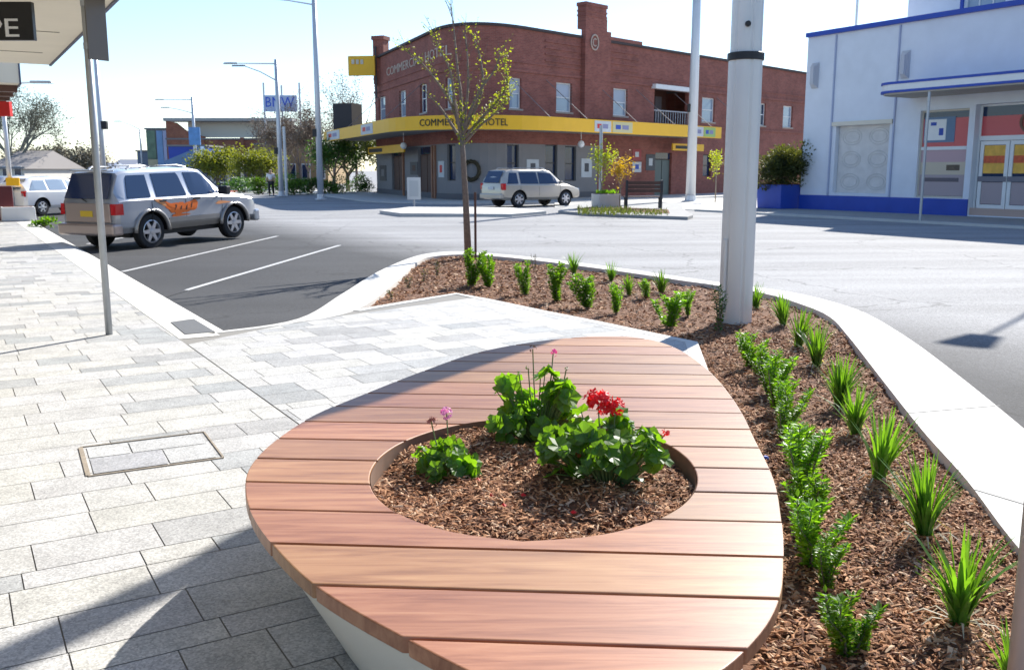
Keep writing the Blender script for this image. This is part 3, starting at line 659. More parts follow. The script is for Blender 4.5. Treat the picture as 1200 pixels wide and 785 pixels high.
# pilasters
mb = MB()
for u in (rd[0]-.22, rd[1]+.2):
    pbox(mb, BP, u-.03, u+.03, .6, 6.9, .003, .06)
bb(mb).build('pilaster_line', mat('pale_blue_shadowline', (.4, .44, .58), .8), shop)
mb = MB(); pbox(mb, BP, rd[0]-.15, rd[1]+.15, rd[3], rd[3]+.16, .003, .1); bb(mb).build('lintel', cream, shop)
mb = MB(); rdp = bb(pbox(MB(), BP, rd[0]+.02, rd[1]-.02, rd[2], rd[3], -.28, -.2)).build('garage_door', mat('carved_white_door', (.66, .63, .6), .7, var=.14, scale=3), shop)
mb = MB(); q = (rd[1]-rd[0])
for c_ in range(2):
    for k in range(3):
        a = rd[0]+.15+c_*q/2; h = (rd[3]-rd[2])/3
        for ww in (0, .1):
            zc = rd[2]+h*(k+.5); n_ = 14; uc = a+q/4-.12
            ring = [BP.at(uc+(q/4-.18-ww)*math.cos(t), -.19, zc+(h/2-.12-ww)*math.sin(t)) for t in [2*math.pi*i/20 for i in range(21)]]
            mb.tube(ring, .012, 4)
bb(mb).build('door_moulding', mat('door_mould', (.62, .6, .57), .7), rdp)
# end wall and upper storey
mb = MB(); e = BP.at(0); back = e+Vector((SN.x, SN.y, 0))*16
mb.add([(e.x, e.y, 0), (back.x, back.y, 0), (back.x, back.y, 6.95), (e.x, e.y, 6.95)], [(0, 1, 2, 3)]); 
e2 = BP.at(30); bk2 = e2+Vector((SN.x, SN.y, 0))*16
mb.add([(e.x, e.y, 6.7), (back.x, back.y, 6.7), (bk2.x, bk2.y, 6.7), (e2.x, e2.y, 6.7)], [(0, 1, 2, 3)]); bb(mb).build('roof', bluepale, shop)
UP = Path([tuple(Vector(BP.at(0, -2.2)[:2])), tuple(Vector(BP.at(30, -2.2)[:2]))])
uu = UP.hit(1064, 10)[0]
wu = (UP.hit(1130, 5)[0], UP.hit(1178, 5)[0], 7.35, 9.0)
bb(pwall(UP, uu, 30, 6.7, 10.2, [wu], .2)).build('upper_wall', bluepale, shop)
mb = MB(); q0 = UP.at(uu); q1 = q0+Vector((SN.x, SN.y, 0))*10; mb.add([(q0.x, q0.y, 6.7), (q1.x, q1.y, 6.7), (q1.x, q1.y, 10.2), (q0.x, q0.y, 10.2)], [(0, 1, 2, 3)]); bb(mb).build('upper_wall', bluepale, shop)
window(shop, UP, wu, binv, white, glass_b, off=-.1, bar=False, mull=2)
bb(pbox(MB(), UP, wu[0]-.12, wu[0], wu[2]-.1, wu[3]+.1, .003, .08)).build('window_trim', blue, shop)
# canopy with rounded end
ca0 = BP.hit(1021, 103, 2.2)[0]; zc0 = 3.95
def canopy_poly(grow=0):
    pts = [BP.at(ca0+.9, .0)] ; pts = [BP.at(ca0-.0-grow, .01)]
    for k in range(8):
        a = math.pi/2*k/7; pts.append(BP.at(ca0-grow+.9-.9*math.cos(a), 2.2+grow-.9+.9*math.sin(a)))
    pts += [BP.at(30, 2.2+grow), BP.at(30, .01)]; return [(p.x, p.y) for p in pts]
zt = BP.hit(1030, 97, 2.2)[1]; zb = BP.hit(1030, 111, 2.2)[1]
H_ = zt-zb
bb(MB().prism(canopy_poly(), zb+.12*H_, zt-.25*H_)).build('canopy', white, shop)
bb(MB().prism(canopy_poly(.03), zb+.02, zb+.24*H_)).build('canopy_trim', blue, shop); bb(MB().prism(canopy_poly(.03), zt-.25*H_, zt-.02)).build('canopy_trim', blue, shop)
bb(MB().prism(canopy_poly(-.05), zb-.03, zb+.02)).build('canopy_soffit', mat('canopy_soffit', (.5, .46, .38), .8), shop)
# wall lights
for px, py in ((954, 89), (1060, 76)):
    u, z = BP.hit(px, py, .1); mb = MB()
    for k in range(4): pbox(mb, BP, u-.16+.025*k, u+.16-.025*k, z-.5+.05*k, z+.5-.05*k, .003+.06*k, .065+.06*k)
    bb(mb).build('wall_light', mat('wall_light', (.52, .52, .56), .5), shop)
# shop window 1
frame_c = mat('cream_frame', (.55, .5, .42), .6)
wn = window(shop, BP, w1, binv, frame_c, glass, off=-.1, bar=False)
um = w1[1]-w1[0]
bb(pbox(MB(), BP, w1[0]+.07, w1[1]-.07, 2.45, w1[3]-.3, -.128, -.122)).build('window_film', redw, wn)
bb(pbox(MB(), BP, w1[0]+.07, w1[1]-.07, 2.33, 2.45, -.13, -.08)).build('window_rail', white, wn)
bb(pbox(MB(), BP, w1[0]+.07, w1[1]-.07, 1.9, 2.33, -.128, -.122)).build('window_film', mat('pink_film', (.5, .33, .36), .4), wn)
bb(pbox(MB(), BP, w1[0]+.07, w1[1]-.07, 1.45, 1.9, -.128, -.122)).build('window_film', mat('cream_film', (.55, .47, .36), .4), wn)
bb(pbox(MB(), BP, w1[0]+.07, w1[1]-.07, .7, 1.45, -.128, -.122)).build('window_film', mat('mauve_film', (.38, .31, .33), .4), wn)
bb(pbox(MB(), BP, w1[0]+.25, w1[1]-.3, 1.2, 1.34, -.122, -.11)).build('window_strip', mat('strip_dark', (.12, .1, .12), .5), wn)
bb(pbox(MB(), BP, w1[0]+um*.58, w1[0]+um*.85, 1.6, 1.8, -.121, -.116)).build('window_mark', mat('mark_brown', (.12, .09, .06), .6, var=.5, scale=10), wn)
bb(pbox(MB(), BP, w1[0]+.12, w1[0]+um*.7, 2.6, 3.5, -.12, -.11)).build('notice', mat('notice_blue', (.12, .2, .32), .5), wn)
bb(pbox(MB(), BP, w1[0]+.16, w1[0]+um*.52, 2.68, 3.42, -.109, -.1)).build('notice', white, wn)
bb(pbox(MB(), BP, w1[0]+um*.38, w1[0]+um*.47, 2.85, 3.1, -.099, -.095)).build('notice_mark', blue, wn)
bb(pbox(MB(), BP, w1[0]+um*.2, w1[0]+um*.32, 3.2, 3.32, -.099, -.095)).build('notice_mark', blue, wn)
# door unit
dn = window(shop, BP, dd, binv, white, glass, off=-.3, bar=False)
bb(pbox(MB(), BP, dd[0]+.07, dd[1]-.07, 2.62, 2.78, -.33, -.24)).build('transom', white, dn)
bb(pbox(MB(), BP, dd[0]+.07, dd[1]-.07, 2.78, dd[3]-.4, -.325, -.32)).build('window_film', redw, dn)
u = dd[0]+1.9; zc = 3.2
mb = MB(); ring = [BP.at(u+.42*math.cos(a), -.30, zc+.36*math.sin(a)) for a in [2*math.pi*k/20 for k in range(21)]]; mb.tube(ring, .05, 6); mb.tube([BP.at(u-.3, -.3, zc), BP.at(u+.3, -.3, zc)], .06, 6); mb.tube([BP.at(u, -.3, zc-.25), BP.at(u, -.3, zc+.25)], .06, 6); bb(mb).build('crest', mat('crest_brown', (.22, .12, .08), .6), dn)
bb(pbox(MB(), BP, dd[0], dd[1], .05, .3, -.35, -.1)).build('door_step', mat('pink_step', (.5, .36, .3), .8), shop)
nd = 4; q = (dd[1]-dd[0]-.3)/nd
for k in range(nd):
    a = dd[0]+.15+k*q
    do = window(shop, BP, (a, a+q-.03, .3, 2.6), binv, white, glass, off=-.22, bar=False, fw=.13, name='door')
    bb(pbox(MB(), BP, a+.14, a+q-.17, 1.5, 2.45, -.25, -.244)).build('door_poster', mat('yellow_poster', (.75, .42, .06), .5, var=.3, scale=5), do)
    bb(pbox(MB(), BP, a+.14, a+q-.17, 1.85, 2.1, -.243, -.24)).build('door_poster', mat('red_poster_mark', (.6, .1, .03), .5, var=.4, scale=9), do)
    bb(pbox(MB(), BP, a+.14, a+q-.17, .45, 1.2, -.25, -.244)).build('door_panel', mat('mauve_film', (.38, .31, .33), .4), do)
    bb(pbox(MB(), BP, a+.02, a+q-.05, 1.22, 1.4, -.21, -.19)).build('push_bar', mat('bar_grey', (.16, .16, .2), .4), do)
w3w = window(shop, BP, w3, binv, frame_c, glass, off=-.1, bar=False, mull=1)
bb(pbox(MB(), BP, w3[0]+.07, w3[1]-.07, 2.45, w3[3]-.3, -.128, -.122)).build('window_film', redw, w3w)
# far footpath on that side
mb = MB(); a = [BP.at(-1.5, 4.3), BP.at(32, 4.3), BP.at(32, -.2), BP.at(-1.5, -.2)]
mb.prism([(p.x, p.y) for p in a], -.2, .015); struct(mb.build('footpath', concrete_g))
mb = MB(); a = [BP.at(-1.5, 4.5), BP.at(32, 4.5), BP.at(32, 4.305), BP.at(-1.5, 4.305)]
mb.prism([(p.x, p.y) for p in a], -.2, .03); struct(mb.build('kerb', concrete))
# mast on roof
b_ = P(1003, 33, 46); tag(MB().tube([b_+Vector((0, 0, -1.4)), b_+Vector((0, 0, 2.2)), b_+Vector((-.25, 0, 2.7))], .06, 6).build('roof_mast', palepole), 'thin bent grey mast standing behind the blue shop parapet', 'mast')
# downpipe-like thin pole before shop window
b_ = G(1078, 260, 0); tp = MB().tube([(b_.x, b_.y, 0), (b_.x, b_.y, 4.0)], .045, 8); tag(tp.build('sign_pole', galv), 'thin galvanised pole at the kerb before the blue shop window', 'pole')

# ================= CARS =================
def wheel(parent, x, y, r, side, wd=.22):
    w_ = empty('wheel', (x, y, r)); w_.parent = parent
    del_keys = None
    ty = MB().lathe([(r*.64, -wd/2), (r*.93, -wd/2), (r, -wd/2+.03), (r, wd/2-.03), (r*.93, wd/2), (r*.64, wd/2)], n=28, axis='y', cap=False).build('tyre', tyre_m, w_, smooth=True, sharp=40)
    rm = MB(); s = side
    rm.lathe([(r*.66, s*(wd/2+.002)), (r*.62, s*(wd/2+.008)), (r*.58, s*(wd/2-.03)), (r*.57, s*(wd/2-.08))], n=24, axis='y', cap=False)
    for k in range(6):
        a = 2*math.pi*k/6; ca, sa = math.cos(a), math.sin(a); wdt = r*.09; pa = (-sa*wdt, ca*wdt)
        y0, y1 = s*(wd/2-.055), s*(wd/2+.004)
        pts = [(ca*r*.1+pa[0]*1.5, ca and sa*r*.1+pa[1]*1.5), (ca*r*.6+pa[0], sa*r*.6+pa[1]), (ca*r*.6-pa[0], sa*r*.6-pa[1]), (ca*r*.1-pa[0]*1.5, sa*r*.1-pa[1]*1.5)]
        rm.add([(p[0], y0, p[1]) for p in pts]+[(p[0], y1, p[1]) for p in pts], [(0, 1, 2, 3), (4, 5, 6, 7), (0, 1, 5, 4), (1, 2, 6, 5), (2, 3, 7, 6), (3, 0, 4, 7)])
    rm.lathe([(r*.17, s*(wd/2-.06)), (r*.17, s*(wd/2+.01)), (r*.08, s*(wd/2+.014))], n=14, axis='y')
    MB().lathe([(r*.64, s*(wd/2-.1)), (r*.63, s*(wd/2-.09))], n=20, axis='y').build('spoke_shade_disc', black, w_)  # black backing disc, shade behind the spokes put into its colour
    rm.build('rim', alloy, w_)
    return w_
def carpaint(name, col, metal=.5):
    return mat(name, col, .28, metal=metal, coat=.6)
def make_car(name, loc, yaw, label, cat, prof, wr, wbs, paint, lower=None, width=.89, glassm=glass, side_glass=None, plate=None, rails=True, group=None, belt=None, tl=None):
    """prof: stations (x, zbottom, zbelt, ztop, halfwidth, halftop)"""
    car = empty(name, loc, yaw, label, cat, group)
    st_ = []
    for i in range(len(prof)-1):
        a, b = prof[i], prof[i+1]; nseg = max(1, int((b[0]-a[0])/.18))
        for k in range(nseg): t = k/nseg; st_.append(tuple(a[j]+(b[j]-a[j])*t for j in range(6)))
    st_.append(prof[-1]); vs = []; fs = []
    for (x, zb_, zt_, zr, hw, ht) in st_:
        zl = zb_+(zt_-zb_)*.18; zm = zb_+(zt_-zb_)*.62
        h = [(0, zb_), (hw*.86, zb_), (hw*.97, zl), (hw, zm), (hw*.985, zt_-.03), (hw*.955, zt_), (ht+(.0), zr-.07), (ht-.06, zr-.015), (0, zr+.015)]
        ring = h+[(-y, z) for y, z in h[-2:0:-1]]; vs += [(x, y, z) for y, z in ring]
    m_ = 16
    for i in range(len(st_)-1):
        for k in range(m_): k2 = (k+1) % m_; fs.append((i*m_+k, i*m_+k2, (i+1)*m_+k2, (i+1)*m_+k))
    fs += [tuple(range(m_))[::-1], tuple(range((len(st_)-1)*m_, len(st_)*m_))]
    body = MB().add(vs, fs).build('body', paint, car, smooth=True, sharp=28)
    cut = MB()
    for x in wbs:
        for s in (1, -1):
            cut.lathe([(wr+.075, s*(width-.36)), (wr+.075, s*(width+.3))], (x, 0, wr), 28, axis='y')
    co = cut.build('cut', black); co.matrix_world = Matrix.Identity(4)
    body.parent = None
    bo = body.modifiers.new('b', 'BOOLEAN'); bo.object = co; bo.solver = 'EXACT'; bo.operation = 'DIFFERENCE'
    bpy.context.view_layer.update()
    me = bpy.data.meshes.new_from_object(body.evaluated_get(bpy.context.evaluated_depsgraph_get())); body.modifiers.clear(); body.data = me; me.name = 'body'
    while len(me.materials) > 1: me.materials.pop()
    for p in me.polygons: p.material_index = 0
    bpy.data.objects.remove(co); body.parent = car
    def surf(x):
        for i in range(len(prof)-1):
            if prof[i][0] <= x <= prof[i+1][0]:
                t = (x-prof[i][0])/(prof[i+1][0]-prof[i][0]); return [prof[i][j]+(prof[i+1][j]-prof[i][j])*t for j in range(6)]
        return list(prof[0] if x < prof[0][0] else prof[-1])
    def sy(x, z):
        x_, zb_, zt_, zr, hw, ht = surf(x); zl = zb_+(zt_-zb_)*.18; zm = zb_+(zt_-zb_)*.62
        keys = [(zb_, hw*.86), (zl, hw*.97), (zm, hw), (zt_-.03, hw*.985), (zt_, hw*.955), (zr-.07, ht)]
        for i in range(5):
            if z <= keys[i+1][0]:
                t = (z-keys[i][0])/max(1e-6, keys[i+1][0]-keys[i][0]); return keys[i][1]+(keys[i+1][1]-keys[i][1])*max(0, min(1, t))
        return ht
    def panel(poly, side, off=.008, th=.012, sub=1):
        m2 = MB(); x0, x1 = min(p[0] for p in poly), max(p[0] for p in poly); nc = max(2, int((x1-x0)/.05)); nr = 5; vs = []
        for i in range(nc+1):
            x = x0+(x1-x0)*min(.9995, max(.0005, i/nc)); zz = []
            for k in range(len(poly)):
                a, b = poly[k-1], poly[k]
                if (a[0] > x) != (b[0] > x): zz.append(a[1]+(b[1]-a[1])*(x-a[0])/(b[0]-a[0]))
            lo, hi = min(zz), max(zz)
            for j in range(nr+1): z = lo+(hi-lo)*j/nr; vs.append((x, side*(sy(x, z)+off), z))
        N1 = len(vs); w_ = nr+1; fs = [(i*w_+j, i*w_+j+1, (i+1)*w_+j+1, (i+1)*w_+j) for i in range(nc) for j in range(nr)]
        vs += [(v[0], v[1]-side*th, v[2]) for v in vs]; bd_ = [i*w_ for i in range(nc+1)]+[nc*w_+j for j in range(1, w_)]+[i*w_+nr for i in range(nc-1, -1, -1)]+[j for j in range(nr-1, 0, -1)]
        fs += [(bd_[i-1], bd_[i], N1+bd_[i], N1+bd_[i-1]) for i in range(len(bd_))]
        m2.add(vs, fs); return m2
    for x in wbs:
        for s in (1, -1):
            li = MB(); nn = 20; vs = []
            for k in range(nn+1):
                a = math.pi*k/nn
                for rr, yy in ((wr+.068, width-.34), (wr+.068, width-.02)): vs.append((x+rr*math.cos(a), s*yy, wr+rr*math.sin(a)))
            li.add(vs, [(2*k, 2*k+1, 2*k+3, 2*k+2) for k in range(nn)])
            bk = [(x+(wr+.068)*math.cos(math.pi*k/nn), s*(width-.34), wr+(wr+.068)*math.sin(math.pi*k/nn)) for k in range(nn+1)]; li.add(bk, [tuple(range(nn+1))])
            li.build('wheel_arch', black, car); wheel(car, x, s*(width-.14), wr, s)
    return car, body, panel, sy, surf

# --- near silver four-wheel drive
silver = carpaint('silver_champagne_paint', (.44, .46, .50), .5); cladding = carpaint('champagne_cladding', (.33, .31, .29), .4)
prof = [(-2.3, .5, 1.06, 1.12, .80, .68), (-2.22, .42, 1.12, 1.38, .87, .70), (-2.05, .40, 1.14, 1.73, .885, .68), (-1.9, .40, 1.14, 1.775, .89, .675), (0.1, .40, 1.13, 1.79, .89, .67), (.5, .40, 1.12, 1.73, .89, .65), (1.25, .42, 1.08, 1.19, .885, .66), (1.5, .44, 1.06, 1.15, .88, .66), (2.1, .46, .98, 1.06, .85, .62), (2.28, .45, .80, .88, .78, .55)]
rw = G(177, 290, -.125)
yaw1 = math.atan2(math.cos(R(25)), math.sin(R(25)))
WB = 1.36; hw_ = .89
fx, fy = math.cos(yaw1), math.sin(yaw1)
cx1 = rw.x+WB*fx-(.78)*fy; cy1 = rw.y+WB*fy+(.78)*fx
car, body, panel, sy, surf = make_car('four_wheel_drive', (cx1, cy1, -.115), yaw1, 'silver four-wheel drive with orange graphics parked nose out in the angled bay', 'car', prof, .395, (-WB, WB), silver, width=.89)
car.rotation_euler = (0, R(-1.6), yaw1); car.rotation_mode = 'XYZ'
for s in (1, -1):
    for poly in ([(-1.98, 1.17), (-1.30, 1.17), (-1.30, 1.66), (-1.86, 1.66)], [(-1.12, 1.17), (-.2, 1.16), (-.32, 1.68), (-1.12, 1.68)], [(-.06, 1.16), (.98, 1.15), (.52, 1.58), (.36, 1.67), (-.12, 1.68)]):
        panel(poly, s, .012, .02).build('side_window', glass, car)
    panel([(-2.2, .5), (-1.83, .5), (-1.83, .62), (-2.2, .66)], s, .01).build('bumper_corner', silver, car)
    # lower cladding with two-tone
    panel([(-.88, .4), (.88, .4), (.86, .66), (-.86, .66)], s, .02, .03).build('lower_cladding', cladding, car)
    for x in (-WB, WB):
        fl = MB(); ring = [(x+.50*math.cos(a), s*(.892), .395+.49*math.sin(a)) for a in [math.pi*(k/16) for k in range(17)]]; fl.tube(ring, .045, 6); fl.build('wheel_flare', cladding, car, smooth=True)
    for xx in (-1.0, .08): panel([(xx-.1, 1.04), (xx+.1, 1.04), (xx+.1, 1.08), (xx-.1, 1.08)], s, .03, .03).build('door_handle', black, car)
    for xx in (-1.32, -.28, .93): panel([(xx, .45), (xx+.012, .45), (xx+.012, 1.06), (xx, 1.06)], s, .004, .01).build('door_gap', black, car)
    mi = MB(); mi.box((.86, s*1.05, 1.22), (.16, .28, .21)); mi.box((.9, s*.92, 1.16), (.08, .12, .06)); mi.build('mirror', black, car, bevel=.03)
    rl = MB(); rl.tube([(-1.7, s*.58, 1.79), (-1.6, s*.58, 1.84), (-.2, s*.58, 1.85), (.1, s*.58, 1.8)], .022, 6); rl.build('roof_rail', galv, car)
    MB().add([(-2.335, s*.70, .82), (-2.335, s*.84, .82), (-2.16, s*.905, .82), (-2.335, s*.70, 1.06), (-2.31, s*.84, 1.06), (-2.16, s*.905, 1.06), (-2.2, s*.7, .82), (-2.2, s*.7, 1.06)], [(0, 1, 4, 3), (1, 2, 5, 4), (0, 2, 1), (3, 4, 5)]).build('tail_light', mat('tail_red', (.55, .01, .015), .2), car)
    MB().box((2.2, s*.62, .82), (.14, .28, .16)).build('headlight', glass_b, car, bevel=.02)
mb = MB(); mb.add([(-2.32, -.66, 1.15), (-2.32, .66, 1.15), (-2.09, .62, 1.69), (-2.09, -.62, 1.69)], [(0, 1, 2, 3)]); mb.xf(Matrix.Translation((-.03, 0, .02))); mb.build('rear_window', glass, car)
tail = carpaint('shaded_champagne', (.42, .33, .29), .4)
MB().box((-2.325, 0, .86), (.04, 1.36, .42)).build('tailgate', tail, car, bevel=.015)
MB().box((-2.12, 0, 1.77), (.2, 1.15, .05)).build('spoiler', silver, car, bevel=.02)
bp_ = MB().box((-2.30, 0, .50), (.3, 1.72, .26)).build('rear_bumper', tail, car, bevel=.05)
MB().box((-2.352, .02, .84), (.012, .37, .13)).build('number_plate', mat('plate_yellow', (.75, .5, .03), .5), car)
MB().tube([(-2.33, 0, 1.1), (-2.3, .3, 1.22), (-2.27, .38, 1.24)], .012, 5).build('rear_wiper', black, car)
MB().add([(1.2, -.6, 1.22), (1.2, .6, 1.22), (.55, .57, 1.71), (.55, -.57, 1.71)], [(0, 1, 2, 3)]).xf(Matrix.Translation((.02, 0, .03))).build('windscreen', glass_b, car)
MB().box((2.3, 0, .52), (.2, 1.66, .3)).build('front_bumper', silver, car, bevel=.05)
MB().box((0, 0, .36), (3.6, 1.3, .16)).build('underbody', black, car)
# orange graphics on camera side (right side = -y) with darker strokes
rg = random.Random(11)
def blob(cx_, cz_, w_, h_, m_, off=.016, ang=0):
    pts = []
    for k in range(18):
        a = 2*math.pi*k/18; r_ = 1+.22*math.sin(3*a+cx_*9)+rg.uniform(-.1, .1); x_, z_ = w_*r_*math.cos(a), h_*r_*math.sin(a)
        pts.append((cx_+x_*math.cos(ang)-z_*math.sin(ang), cz_+x_*math.sin(ang)+z_*math.cos(ang)))
    panel(pts, -1, off, .004).build('orange_graphic', m_, car)
blob(-.72, .90, .2, .11, orange); blob(-.42, .86, .26, .13, orange, .017); blob(-.1, .92, .19, .12, orange, .018)
blob(-1.08, 1.05, .18, .06, mat('orange_pale', (.8, .32, .12), .4), .02, R(-28)); blob(-.8, .97, .2, .035, orange, .02, R(-25)); blob(-.5, .71, .3, .03, orange, .019)
for x_ in (-.62, -.45, -.28, -.12): blob(x_, .9+.03*math.sin(x_*30), .022, .07, letterk, .022, R(-20))
blob(.95, .92, .25, .035, mat('orange_pale', (.8, .32, .12), .4), .012)
MB().box((1.75, -.25, 1.135), (.45, .5, .012)).xf(Matrix.Rotation(0, 4, 'Y')).build('bonnet_graphic', orange, car)
# --- far beige SUV
beige = carpaint('beige_metallic', (.50, .46, .40), .45)
prof2 = [(-2.3, .45, .98, 1.05, .80, .66), (-2.2, .36, 1.02, 1.35, .88, .70), (-1.95, .32, 1.03, 1.66, .9, .66), (-1.7, .32, 1.03, 1.70, .91, .655), (.2, .32, 1.0, 1.71, .91, .65), (.6, .32, 1.0, 1.62, .91, .64), (1.35, .34, .98, 1.08, .9, .66), (1.8, .36, .92, 1.0, .88, .62), (2.2, .4, .8, .86, .82, .5), (2.33, .42, .7, .74, .7, .4)]
g1 = G(596, 242.5, -.05); g2 = G(651, 240.5, -.05)
yaw2 = R(36); cxx = (g1.x+g2.x)/2-.78*math.sin(yaw2)*1.0; cyy = 45.2
car2, b2, panel2, sy2, _ = make_car('parked_suv', (P(623, 240, 44.5).x, 44.5, -.05), yaw2, 'beige station-style four-wheel drive parked in front of the hotel', 'car', prof2, .36, (-1.36, 1.36), beige, width=.9)
for s in (1, -1):
    for poly in ([(-2.0, 1.06), (-1.4, 1.06), (-1.4, 1.55), (-1.82, 1.55)], [(-1.28, 1.06), (-.25, 1.05), (-.28, 1.57), (-1.28, 1.57)], [(-.2, 1.05), (1.1, 1.05), (.55, 1.52), (-.2, 1.57)]):
        panel2(poly, s, .012, .02).build('side_window', glass, car2)
    MB().box((-2.2, s*.8, .93), (.2, .2, .3)).build('tail_light', mat('tail_red', (.55, .01, .015), .2), car2, bevel=.03)
    MB().box((.95, s*1.0, 1.1), (.14, .2, .14)).build('mirror', beige, car2, bevel=.03)
    MB().box((2.15, s*.66, .76), (.2, .26, .14)).build('headlight', glass_b, car2, bevel=.02)
    MB().tube([(-1.6, s*.6, 1.7), (-1.5, s*.6, 1.76), (.1, s*.6, 1.77), (.3, s*.6, 1.71)], .022, 6).build('roof_rail', galv, car2)
    for xx in (-1.3, -.24, 1.0): panel2([(xx, .42), (xx+.012, .42), (xx+.012, 1.02), (xx, 1.02)], s, .004, .01).build('door_gap', black, car2)
MB().add([(-2.3, -.62, 1.08), (-2.3, .62, 1.08), (-2.02, .58, 1.6), (-2.02, -.58, 1.6)], [(0, 1, 2, 3)]).xf(Matrix.Translation((-.035, 0, .02))).build('rear_window', glass, car2)
MB().add([(1.32, -.6, 1.1), (1.32, .6, 1.1), (.66, .55, 1.6), (.66, -.55, 1.6)], [(0, 1, 2, 3)]).xf(Matrix.Translation((.03, 0, .03))).build('windscreen', glass_b, car2)
MB().box((-2.28, 0, .5), (.24, 1.66, .24)).build('rear_bumper', beige, car2, bevel=.05); MB().box((-2.325, 0, .86), (.03, .4, .13)).build('number_plate', pm, car2)
# --- white hatchback at left distance, and a second car beyond
whitep = carpaint('white_car_paint', (.75, .75, .76), .0)
prof3 = [(-2.0, .4, .85, .92, .75, .62), (-1.9, .3, .92, 1.2, .84, .64), (-1.5, .26, .93, 1.42, .86, .60), (-.2, .26, .92, 1.47, .87, .58), (.4, .26, .9, 1.38, .87, .57), (1.1, .28, .88, .97, .86, .62), (1.8, .32, .76, .82, .8, .55), (2.0, .38, .66, .68, .68, .4)]
def smallcar(px, py, Y, yaw, label, paint_):
    p = P(px, py, Y); c_, b_, pn, _, _ = make_car('parked_car', (p.x, Y, -.1), yaw, label, 'car', prof3, .31, (-1.25, 1.25), paint_, width=.86, group='cars parked far along the left kerb')
    for s in (1, -1):
        for poly in ([(-1.75, .96), (-.95, .96), (-.95, 1.33), (-1.45, 1.33)], [(-.85, .96), (0, .95), (0, 1.37), (-.85, 1.36)], [(.08, .95), (.95, .94), (.45, 1.28), (.08, 1.36)]): pn(poly, s, .012, .02).build('side_window', glass_b, c_)
        MB().box((-1.93, s*.7, .82), (.14, .2, .22)).build('tail_light', mat('tail_red', (.55, .01, .015), .2), c_, bevel=.03)
    MB().add([(-1.98, -.58, .97), (-1.98, .58, .97), (-1.6, .52, 1.36), (-1.6, -.52, 1.36)], [(0, 1, 2, 3)]).xf(Matrix.Translation((-.04, 0, .03))).build('rear_window', glass, c_)
    MB().add([(1.08, -.55, .99), (1.08, .55, .99), (.48, .5, 1.36), (.48, -.5, 1.36)], [(0, 1, 2, 3)]).xf(Matrix.Translation((.03, 0, .03))).build('windscreen', glass, c_)
    return c_
smallcar(62, 235, 38, R(68), 'white hatchback parked behind the silver four-wheel drive', whitep)
smallcar(27, 232, 45.5, R(70), 'grey hatchback parked furthest along the left kerb', carpaint('grey_car_paint', (.3, .3, .33), .4))

# ================= BENCH PLANTER =================
DZ = .5
deck = [(.58, 6.24), (.86, 6.17), (1.03, 5.83), (1.10, 5.18), (1.08, 4.43), (1.01, 3.77), (.95, 3.27), (.87, 2.89), (.79, 2.58), (.70, 2.3), (.58, 2.08), (.42, 1.9), (.2, 1.82), (-.02, 1.88), (-.29, 2.12), (-.51, 2.35), (-.67, 2.58), (-.82, 2.85), (-.93, 3.13), (-.99, 3.42), (-.98, 3.76), (-.9, 4.17), (-.73, 4.6), (-.48, 5.16), (-.21, 5.67), (.17, 6.05)]
dk = spline(deck, 6, True)
BANG = R(-3.9)
bench = empty('planter_bench', (.1, 3.9, 0), 0, 'oval slatted timber bench with round flower bed cut into its deck', 'bench')
rot = Matrix.Rotation(-BANG, 2); rb = Matrix.Rotation(BANG, 2)
dl_ = [rot @ (p-Vector((.1, 3.9))) for p in dk]
hc = rot @ (Vector((.08, 3.40))-Vector((.1, 3.9))); hrx, hry = .605, .71
def xspan(y):
    xs = []
    for i in range(len(dl_)):
        a, b = dl_[i-1], dl_[i]
        if (a.y > y) != (b.y > y): xs.append(a.x+(b.x-a.x)*(y-a.y)/(b.y-a.y))
    return (min(xs), max(xs)) if len(xs) >= 2 else None
ymin, ymax = min(p.y for p in dl_)+.01, max(p.y for p in dl_)-.01
pitch = .2745; y0 = (rot @ (Vector((0, 2.62))-Vector((.1, 3.9)))).y
k0 = math.floor((ymin-y0)/pitch)
def strip(rows, side):
    """rows: list of (y, xa, xb); makes a solid board"""
    mb = MB(); vs = []; fs = []
    for (y, xa, xb) in rows:
        for x, z in ((xa, DZ), (xb, DZ), (xb, DZ-.045), (xa, DZ-.045)):
            p = rb @ Vector((x, y)); vs.append((p.x, p.y, z))
    for i in range(len(rows)-1):
        for k in range(4): fs.append((i*4+k, i*4+(k+1) % 4, i*4+4+(k+1) % 4, i*4+4+k))
    fs += [(0, 3, 2, 1), tuple(len(rows)*4-4+k for k in range(4))]
    return mb.add(vs, fs)
gap = .007
